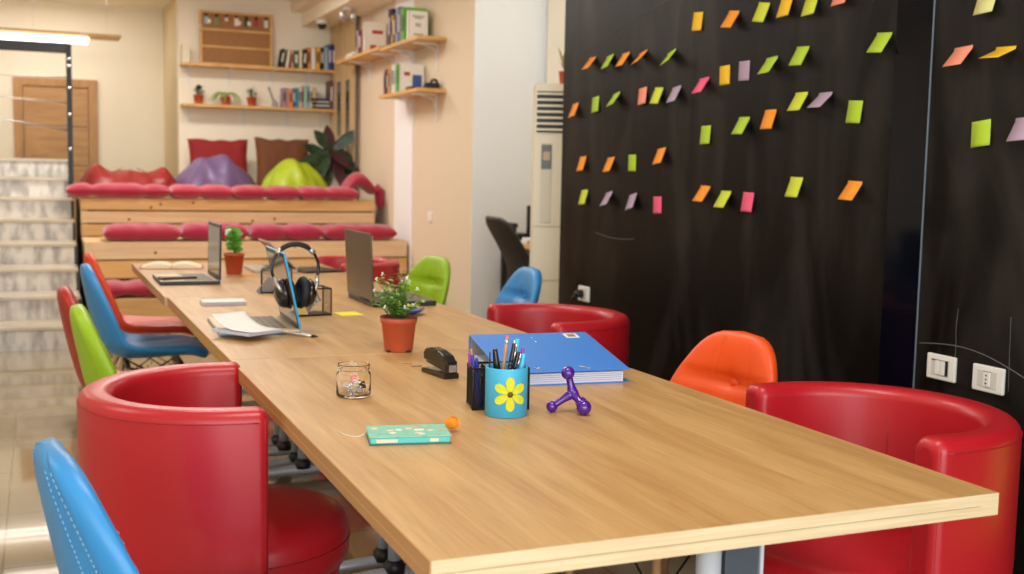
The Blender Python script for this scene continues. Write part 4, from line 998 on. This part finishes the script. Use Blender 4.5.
pen('tall sky blue pen at the back right of the flower cup', 'pen', dv(.016, .014, .008), dv(.032, .018, .160), .0060, [(0, .72, 1, 1, cyan, 'barrel'), (.72, 1, 1.06, .95, cyan, 'cap')])
pen('magenta purple felt pen at the right of the flower cup', 'pen', dv(.022, .004, .008), dv(.040, .006, .142), .0045, [(0, .7, 1, 1, purp, 'barrel'), (.7, 1, 1.1, .85, purp, 'cap')])
def ov(dx, dy, dz): c_, s_ = math.cos(math.radians(-12)), math.sin(math.radians(-12)); return (.462+dx*c_-dy*s_, .903+dx*s_+dy*c_, TZ+dz)
for k, (a, b_, m, lab) in enumerate((((-.045, -.01, .005), (-.060, -.005, .118), inkb, 'blue ballpoint pen leaning left in the mesh organizer, leftmost one'), ((-.040, .0, .005), (-.050, .0, .110), inkb, 'blue pen in the mesh organizer beside the leftmost pen'), ((-.042, .02, .005), (-.058, .03, .125), wood_p, 'tan pencil in the left compartment of the mesh organizer'), ((-.050, .025, .005), (-.062, .028, .116), purp, 'purple pen in the left compartment of the mesh organizer'))):
    pen(lab, 'pen' if k != 2 else 'pencil', ov(*a), ov(*b_), .0042, [(0, .7, 1, 1, m, 'barrel'), (.7, 1, 1.1, .8, m, 'cap')])
# ---- purple ball massager
t = thing('ball_massager', 'glossy purple four-legged massager with round ball ends, right of the pen cup', 'massager', (.592, .800, TZ))
pu = pm('purple_gloss', 74, 24, 140, .15, coat=.5)
ctr = Vector((.004, .0, .042)); ends = [(Vector((-.006, .006, .086)), .0150), (Vector((-.040, .012, .0125)), .0125), (Vector((.014, -.036, .0165)), .0165), (Vector((.036, .022, .0140)), .0135)]
bm = BM(); sph(bm, ctr, .0125, 20, 12)
for e_, r_e in ends:
    pts = [ctr.lerp(e_, s) for s in (0, .2, .4, .6, .8, 1)]; tube(bm, pts, [.0130, .0105, .0082, .0076, .008, .009], 16)
obj('body', bm, pu, t)
for e_, r_e in ends: obj('ball', sph(BM(), e_, r_e, 24, 16), pu, t)
# ---- turquoise wallet with pompom and string
t = thing('pencil_wallet', 'flat turquoise flowered case lying in front of the glass jar', 'case', (.180, .672, TZ), math.radians(-11))
tq = pm('turquoise_cover', 128, 198, 176, .45, noise=(60, srgb(112, 186, 164), (1, 1, 1), .4, .5)); tq2 = pm('turquoise_side', 96, 208, 206, .4)
obj('cover', box(BM(), -.078, .078, -.050, .050, .014, .0165, .001), tq, t)
obj('side', box(BM(), -.0765, .0765, -.0485, .0485, .002, .014, .003), tq2, t)
obj('bottom', box(BM(), -.078, .078, -.050, .050, 0, .002, .0008), pm('case_bottom', 70, 110, 105, .5), t)
cols = [(236, 200, 170), (240, 228, 200), (226, 150, 120)]
rr = random.Random(3)
for k in range(12):
    x, y = rr.uniform(-.065, .065), rr.uniform(-.035, .035); bm = BM()
    for q in range(5): a = q*2*PI/5+k; lathe(bm, [(0, .0170), (.0032, .0169), (.0036, .0165)], 8, (x+.0038*math.cos(a), y+.0028*math.sin(a), 0))
    obj('printed_flower', bm, pm('print_%d' % (k % 3), *cols[k % 3], .7), t)
obj('printed_oval', lathe(BM(), [(0, .0172), (.007, .0171), (.0075, .0165)], 20, (0, 0, 0), M=Matrix.Translation((.022, .004, 0)) @ Matrix.Diagonal((1.4, .9, 1, 1))), pm('print_1', *cols[1], .7), t)
for x, w_ in ((-.045, .020), (.045, .008)): obj('side_print', box(BM(), x-w_, x+w_, -.0492, -.0483, .005, .011), pm('print_1', *cols[1], .7), t)
t = thing('pompom', 'fuzzy orange pompom at the right end of the turquoise case', 'pompom', (.283, .705, TZ+.0165))
bm = BM(); sph(bm, (0, 0, 0), .0115, 16, 10); rr = random.Random(9)
obj('core', bm, pm('pompom_orange', 245, 160, 40, .95), t)
bm = BM()
for k in range(700):
    z = rr.uniform(-1, 1); a = rr.uniform(0, 2*PI); q = math.sqrt(1-z*z); d = Vector((q*math.cos(a), q*math.sin(a), z)); s = d.orthogonal().normalized()*.0006; L = rr.uniform(.0145, .0180)
    if d.z*L < -.0158: continue
    poly(bm, [d*.010-s, d*.010+s, d*L])
f_ = obj('fluff', bm, pm('pompom_orange', 245, 160, 40, .95), t, weld=False); f_['kind'] = 'stuff'
tag(obj('white_string', tube(BM(), [(.104, .712, TZ+.006), (.092, .712, TZ+.0015), (.080, .722, TZ+.001), (.070, .745, TZ+.001), (.064, .770, TZ+.001)], .0009, 6), white), 'thin white string curling out from the left end of the turquoise case', 'string')

# ---- laptops
def laptop(name_label, w, d, th, lid, ang, body, deck, bezel, screen, lidback, keysm, loc, rz, keys=True):
    """hinge along local x at y=0, base extends to -y (user side), lid rises at +y"""
    t = thing('laptop', name_label, 'laptop', loc, rz)
    obj('base', box(BM(), -w/2, w/2, -d, 0, 0, th, .004), body, t)
    dk = obj('deck', box(BM(), -w/2+.003, w/2-.003, -d+.003, -.008, th-.0005, th+.0008, .0004), deck, t)
    ky = obj('keyboard', box(BM(), -w/2+.025, w/2-.025, -d*.58, -.028, th+.0006, th+.0014), keysm[0], t)
    nr, nc = 5, 14
    bm = BM()
    for i in range(nr):
        for j in range(nc):
            x0 = -w/2+.029+(w-.058)/nc*j; y0 = -d*.575+(d*.575-.034)/nr*i
            box(bm, x0, x0+(w-.058)/nc-.003, y0, y0+(d*.575-.034)/nr-.003, th+.001, th+.0026)
    obj('keys', bm, keysm[1], ky)
    obj('touchpad', box(BM(), -.05, .05, -d*.94, -d*.66, th+.0006, th+.0012), keysm[2], t)
    Ml = Matrix.Translation((0, 0, th+.002)) @ Matrix.Rotation(ang, 4, 'X')
    obj('lid', xf(box(BM(), -w/2, w/2, -.0035, .0035, 0, lid, .002), Ml), lidback, t)
    bz = obj('bezel', xf(box(BM(), -w/2+.002, w/2-.002, -.0046, -.0034, .002, lid-.002), Ml), bezel, t)
    obj('screen', xf(box(BM(), -w/2+.014, w/2-.014, -.0052, -.0044, .018, lid-.014), Ml), screen, t)
    obj('hinge', tube(BM(), [(-w*.36, .001, th+.001), (w*.36, .001, th+.001)], .005, 10), black, t)
    return t
dgrey = pm('dark_grey_body', 36, 38, 42, .4); pal = pm('palm_rest_champagne', 196, 180, 150, .35, metal=.3)
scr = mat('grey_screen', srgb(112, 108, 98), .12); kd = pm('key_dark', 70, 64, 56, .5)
# far left laptop, seen from its side, screen towards the left
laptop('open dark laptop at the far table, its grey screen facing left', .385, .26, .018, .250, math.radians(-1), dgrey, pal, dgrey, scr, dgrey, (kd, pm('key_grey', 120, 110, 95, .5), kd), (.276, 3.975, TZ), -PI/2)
# laptop with blue rim under the headphones
brim = pm('cyan_rim', 30, 160, 215, .35)
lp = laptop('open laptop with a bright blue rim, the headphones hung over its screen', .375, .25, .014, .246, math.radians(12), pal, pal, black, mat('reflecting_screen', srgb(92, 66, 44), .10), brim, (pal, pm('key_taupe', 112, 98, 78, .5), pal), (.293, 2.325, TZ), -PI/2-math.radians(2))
obj('rim_edge', box(BM(), -.1885, .1885, -.2505, .0005, .001, .006, .002), brim, lp)
# big dark laptop whose lid back faces left
laptop('large dark brown laptop whose lid back faces left, on the middle table', .385, .255, .020, .262, math.radians(-3), dgrey, pm('deck_brown', 96, 84, 74, .4), black, mat('black_screen', (.01, .01, .01), .12), pm('lid_taupe', 92, 78, 62, .32, metal=.3), (black, black, black), (.704, 2.965, TZ), PI/2)
bm = box(BM(), .700-.0012, .700, 2.775, 2.795, TZ+.255, TZ+.275)
tag(obj('lid_sticker', bm, cream), 'tiny cream sticker at the top corner of the large dark laptop lid', 'sticker')
# half closed pale laptop further back
laptop('pale silver laptop with a half closed lid behind the left card tray', .32, .22, .014, .20, math.radians(46), pm('silver_body', 196, 184, 160, .4), pm('silver_body', 196, 184, 160, .4), pm('reddish_screen_rim', 150, 70, 60, .4), pm('screen_red', 140, 60, 52, .3), pm('silver_lid', 190, 170, 150, .4), (pal, kd, pal), (.745, 4.50, TZ), -PI/2)
t = thing('graphics_tablet', 'thin black tablet lying flat near the far end, right of the pale laptop', 'tablet', (.845, 4.43, TZ), .25)
obj('body', box(BM(), -.11, .11, -.14, .14, 0, .010, .004), black, t); obj('surface', box(BM(), -.095, .095, -.12, .12, .0096, .0106), pm('tablet_grey', 44, 42, 42, .3), t)
# ---- headphones over the laptop lid
t = thing('headphones', 'black over-ear headphones with silver yokes hung over the blue rimmed laptop', 'headphones', (.290, 2.235, TZ+.140), math.radians(6))
# local x = across the ears, z up; ear cups centred at z = 0
hb = [(.078*math.cos(a)*(1+.0*abs(math.sin(a))), 0, .060+.080*math.sin(a)) for a in [PI*k/28 for k in range(29)]]
bm = BM(); N_ = len(hb)
obj('headband', tube(bm, hb[7:22], [.0085 if 1 < i < 13 else .006 for i in range(15)], 12), blackm, t)
for s in (0, 1):
    seg = hb[:8] if s == 0 else hb[21:]; sg = 1 if s == 0 else -1
    obj('band_arm', tube(BM(), ([(sg*.071, 0, .028), (sg*.077, 0, .045)]+seg) if s == 0 else (seg+[(sg*.077, 0, .045), (sg*.071, 0, .028)]), .0048, 10), gl, t)
    k = 7 if s == 0 else 21
    obj('band_joint', tube(BM(), hb[k-1:k+2], .0088, 10), silver, t)
    M0 = TR(sg*.037, 0, -.020, 0, sg*math.radians(90+8)) @ Matrix.Scale(1.16, 4)
    obj('ear_cup', lathe(BM(), [(0, .024), (.020, .024), (.033, .018), (.040, .008), (.041, 0), (.036, -.004), (0, -.004)], 32, M=M0), gl, t)
    obj('ear_pad', lathe(BM(), [(.018, -.006), (.030, -.004), (.042, -.005), (.046, -.012), (.044, -.020), (.036, -.025), (.024, -.022), (.018, -.014), (.018, -.006)], 32, M=M0), blackm, t)
    obj('yoke', tube(BM(), [(sg*.073, -.004, .034), (sg*.066, -.024, .010), (sg*.053, -.034, -.012)], [.0045, .0065, .0060], 10), silver, t)
# ---- wire card trays
def cardtray(label, x, y, rz, cards, cl, yellowcard=False):
    t = thing('card_tray', label, 'card tray', (x, y, TZ), rz)
    w, d, hh = .125, .10, .098
    for z in (.003, hh): obj('rim_frame', tube(BM(), [(-w/2, -d/2, z), (w/2, -d/2, z), (w/2, d/2, z), (-w/2, d/2, z)], .0028, 6, closed=True), wr, t)
    for sx in (-1, 1):
        for sy in (-1, 1): obj('corner_post', tube(BM(), [(sx*w/2, sy*d/2, 0), (sx*w/2, sy*d/2, hh)], .0028, 6), wr, t)
    obj('tray_bottom', box(BM(), -w/2, w/2, -d/2, d/2, 0, .006), black, t)
    for nm, o_, ex in (('side_mesh', (-w/2, -d/2, 0), (0, d, 0)), ('side_mesh', (w/2, -d/2, 0), (0, d, 0)), ('back_mesh', (-w/2, d/2, 0), (w, 0, 0))):
        bm = BM(); meshpanel(bm, o_, ex, (0, 0, hh), 16, 12, .0005); obj(nm, bm, wr, t, weld=False)
    for k in range(cards):
        b_ = box(BM(), -.042, .042, -.0006, .0006, 0, .055); a = -1.15+.1*k
        xf(b_, TR(x, y, 0, 0, 0, rz) @ TR(.008*k-.02, -.03+.013*k, TZ+.009+.004*k, .35, a*.75, .1))
        tag(obj('business_card', b_, pm('card_%s' % ('w' if k % 2 else 'g'), *((226, 222, 216) if k % 2 else (150, 148, 150)), .6)), '%s card leaning in the %s, %s' % ('white' if k % 2 else 'grey', cl, ['front one', 'second from front', 'third from front', 'fourth from front', 'rearmost'][k]), 'card', 'cards in the wire trays')
    return t
cardtray('black wire card tray left of the headphones, holding slanted white cards', .455, 3.40, math.radians(-12), 4, 'left wire tray')
cardtray('black wire card tray right of the headphones, holding grey cards', .425, 2.62, math.radians(4), 5, 'right wire tray')
b_ = prism(BM(), [(-.03, 0), (.03, .0), (.0, .075), (-.02, .07)], 0, .001); xf(b_, TR(.375, 2.555, TZ+.008, math.radians(80), 0, .1))
tag(obj('yellow_card', b_, pm('card_yellow', 224, 196, 110, .7)), 'folded pale yellow paper leaning in the right wire tray', 'paper')
# ---- notepads, books, notes, pen
def spiralpad(label, x, y, rz, w, d, h_, z=TZ, curl=0, lay=None):
    t = thing('spiral_notepad', label, 'notepad', (x, y, z), rz)
    obj('page_block', box(BM(), -w/2, w/2, -d/2, d/2, 0, h_, .001), pm('page_edge', 196, 196, 214, .7), t)
    bm = BM(); grid(bm, lambda u, v: Vector(((u-.5)*w, (v-.5)*d, h_+.0004+curl*(max(0, v-.35)**2+.35*max(0, .3-u)**2))), 10, 10); obj('top_page', bm, paper, t, solid=.0004)
    for k in range(int(w/.008)): 
        xx = -w/2+.005+k*.008
        if xx < w/2-.004: obj('spiral_ring', tube(BM(), [(xx, -d/2+.001+.004*math.cos(a), h_*.5+(h_*.5+.001)*math.sin(a)) for a in [q*PI/5 for q in range(10)]], .0008, 4, closed=True), silver, t)
    return t
spiralpad('closed spiral notepad lying alone, left of the card trays', .175, 3.015, math.radians(-3), .165, .11, .014)
spiralpad('open white spiral notepad lying across the front of the blue-rimmed laptop', .112, 2.105, math.radians(33), .135, .165, .010, TZ+.017, .10)
def openbook():
    t = thing('open_book', 'open book with a red cover at the far left table corner', 'book', (.165, 4.74, TZ), math.radians(-8))
    obj('cover', box(BM(), -.16, .16, -.105, .105, 0, .003, .001), pm('cover_crimson', 176, 34, 36, .5), t)
    for s in (-1, 1):
        bm = BM()
        def f(u, v, top): return Vector((s*(.002+.148*u), (v-.5)*.195, .003+(.004+.020*math.sin(PI*min(1, .1+u*.95))**.7 if top else 0)))
        grid(bm, lambda u, v: f(u, v, True), 12, 4); grid(bm, lambda u, v: f(u, v, False), 12, 4)
        for v in (0, 1):
            for k in range(12): poly(bm, [f(k/12, v, True), f((k+1)/12, v, True), f((k+1)/12, v, False), f(k/12, v, False)])
        poly(bm, [f(1, 0, True), f(1, 1, True), f(1, 1, False), f(1, 0, False)])
        obj('pages', bm, pm('book_page', 236, 226, 196, .8), t)
openbook()
tag(obj('dark_phone', box(BM(), -.035, .035, -.08, .08, 0, .009, .003), gl), 'black phone lying on the palm rest of the far left laptop', 'phone', None, (.10, 3.89, TZ+.0195), math.radians(-75))
tag(obj('palm_paper', box(BM(), -.05, .05, -.09, .09, 0, .0012), cream), 'cream paper lying on the palm rest under the black phone', 'paper', None, (.09, 3.99, TZ+.0212-.001), math.radians(6))
def flatnote(label, x, y, rz, w, d, c): tag(obj('loose_note', box(BM(), -w/2, w/2, -d/2, d/2, 0, .002), pm('note_'+c, *NCOL[c], .7)), label, 'sticky note', None, (x, y, TZ), rz)
NCOL['bright'] = (236, 226, 40)
flatnote('bright yellow note pad lying right of the right wire tray', .56, 2.60, .05, .085, .10, 'bright')
flatnote('yellow-green note lying behind the far left laptop', .20, 4.33, .3, .09, .07, 'lime')
flatnote('orange note lying beside the small flower pot', .475, 4.22, .2, .075, .07, 'orange')
t = thing('desk_pen', 'silver pen with a black tip lying beside the blue-rimmed laptop', 'pen', (.318, 2.032, TZ+.005))
d = Vector((-.085, .085, .004))
obj('barrel', tube(BM(), [d*.12, d*.5, d*1.25], [.0045, .005, .0042], 12), silver, t); obj('tip', tube(BM(), [d*0, d*.12], [.0015, .0045], 10), black, t); obj('grip', tube(BM(), [d*.12, d*.2], .0047, 12), black, t)
t = plant('small flowering plant in a terracotta pot beside the far left laptop screen', (.418, 4.30, TZ), .050, .105, 'stem', 8)
bm = BM()
for k in range(6): sph(bm, (-.035+.007*(k % 3), .0, .20+.008*(k // 3)+.002*k), .009, 8, 6)
obj('bloom', bm, white, t)
# blue dish with yellow bits behind the herb pot
t = thing('blue_dish', 'flat blue-violet dish holding yellow bits, seen behind the herb plant', 'dish', (.760, 2.545, TZ))
obj('dish', lathe(BM(), [(0, 0), (.035, 0), (.060, .012), (.072, .020), (.070, .022), (.056, .015), (0, .004)], 32), pm('dish_violet', 74, 80, 180, .4), t)
rr = random.Random(2); bm = BM()
for k in range(26): a = rr.uniform(0, 6.28); q = rr.uniform(0, .05); sph(bm, (q*math.cos(a), q*math.sin(a), .022+rr.uniform(0, .012)), .007, 8, 6, (1, 1, .7))
o = obj('yellow_bits', bm, pm('bits_yellow', 226, 214, 50, .6), t); o['kind'] = 'stuff'
# ================================================================ light
w = bpy.data.worlds.new('world'); bpy.context.scene.world = w; w.use_nodes = True
bg = w.node_tree.nodes['Background']; bg.inputs[0].default_value = (.85, .92, 1, 1); bg.inputs[1].default_value = 1.2
def area(name, loc, rot, sx, sy, power, col):
    l = bpy.data.lights.new(name, 'AREA'); l.shape = 'RECTANGLE'; l.size = sx; l.size_y = sy; l.energy = power; l.color = col
    o = bpy.data.objects.new(name, l); C.objects.link(o); o.location = loc; o.rotation_euler = rot; return o
# daylight through the glazed front behind the viewer
area('window_daylight', (-.7, -3.95, 1.5), (PI/2, 0, 0), 5.4, 2.5, 290, (.96, .98, 1))
# ceiling lamps down the room
for i, (x, y, p) in enumerate(((.4, .4, 44), (.4, 3.2, 46), (.6, 6.4, 54), (.5, 8.6, 74), (-1.6, 8.4, 40), (-2.2, 2.5, 30), (-.3, 11.3, 14))):
    area('ceiling_lamp_light', (x, y, 3.0), (0, 0, 0), 1.2, .5, p, (1, .955, .89))
area('recess_fill_light', (2.75, 5.3, 3.0), (0, 0, 0), .4, .8, 12, (.92, .96, 1))  # unseen cool fill added to brighten the white recess wall
sc = bpy.context.scene
sc.view_settings.view_transform = 'Standard'; sc.view_settings.look = 'None'; sc.view_settings.gamma = 1; sc.view_settings.exposure = -.55
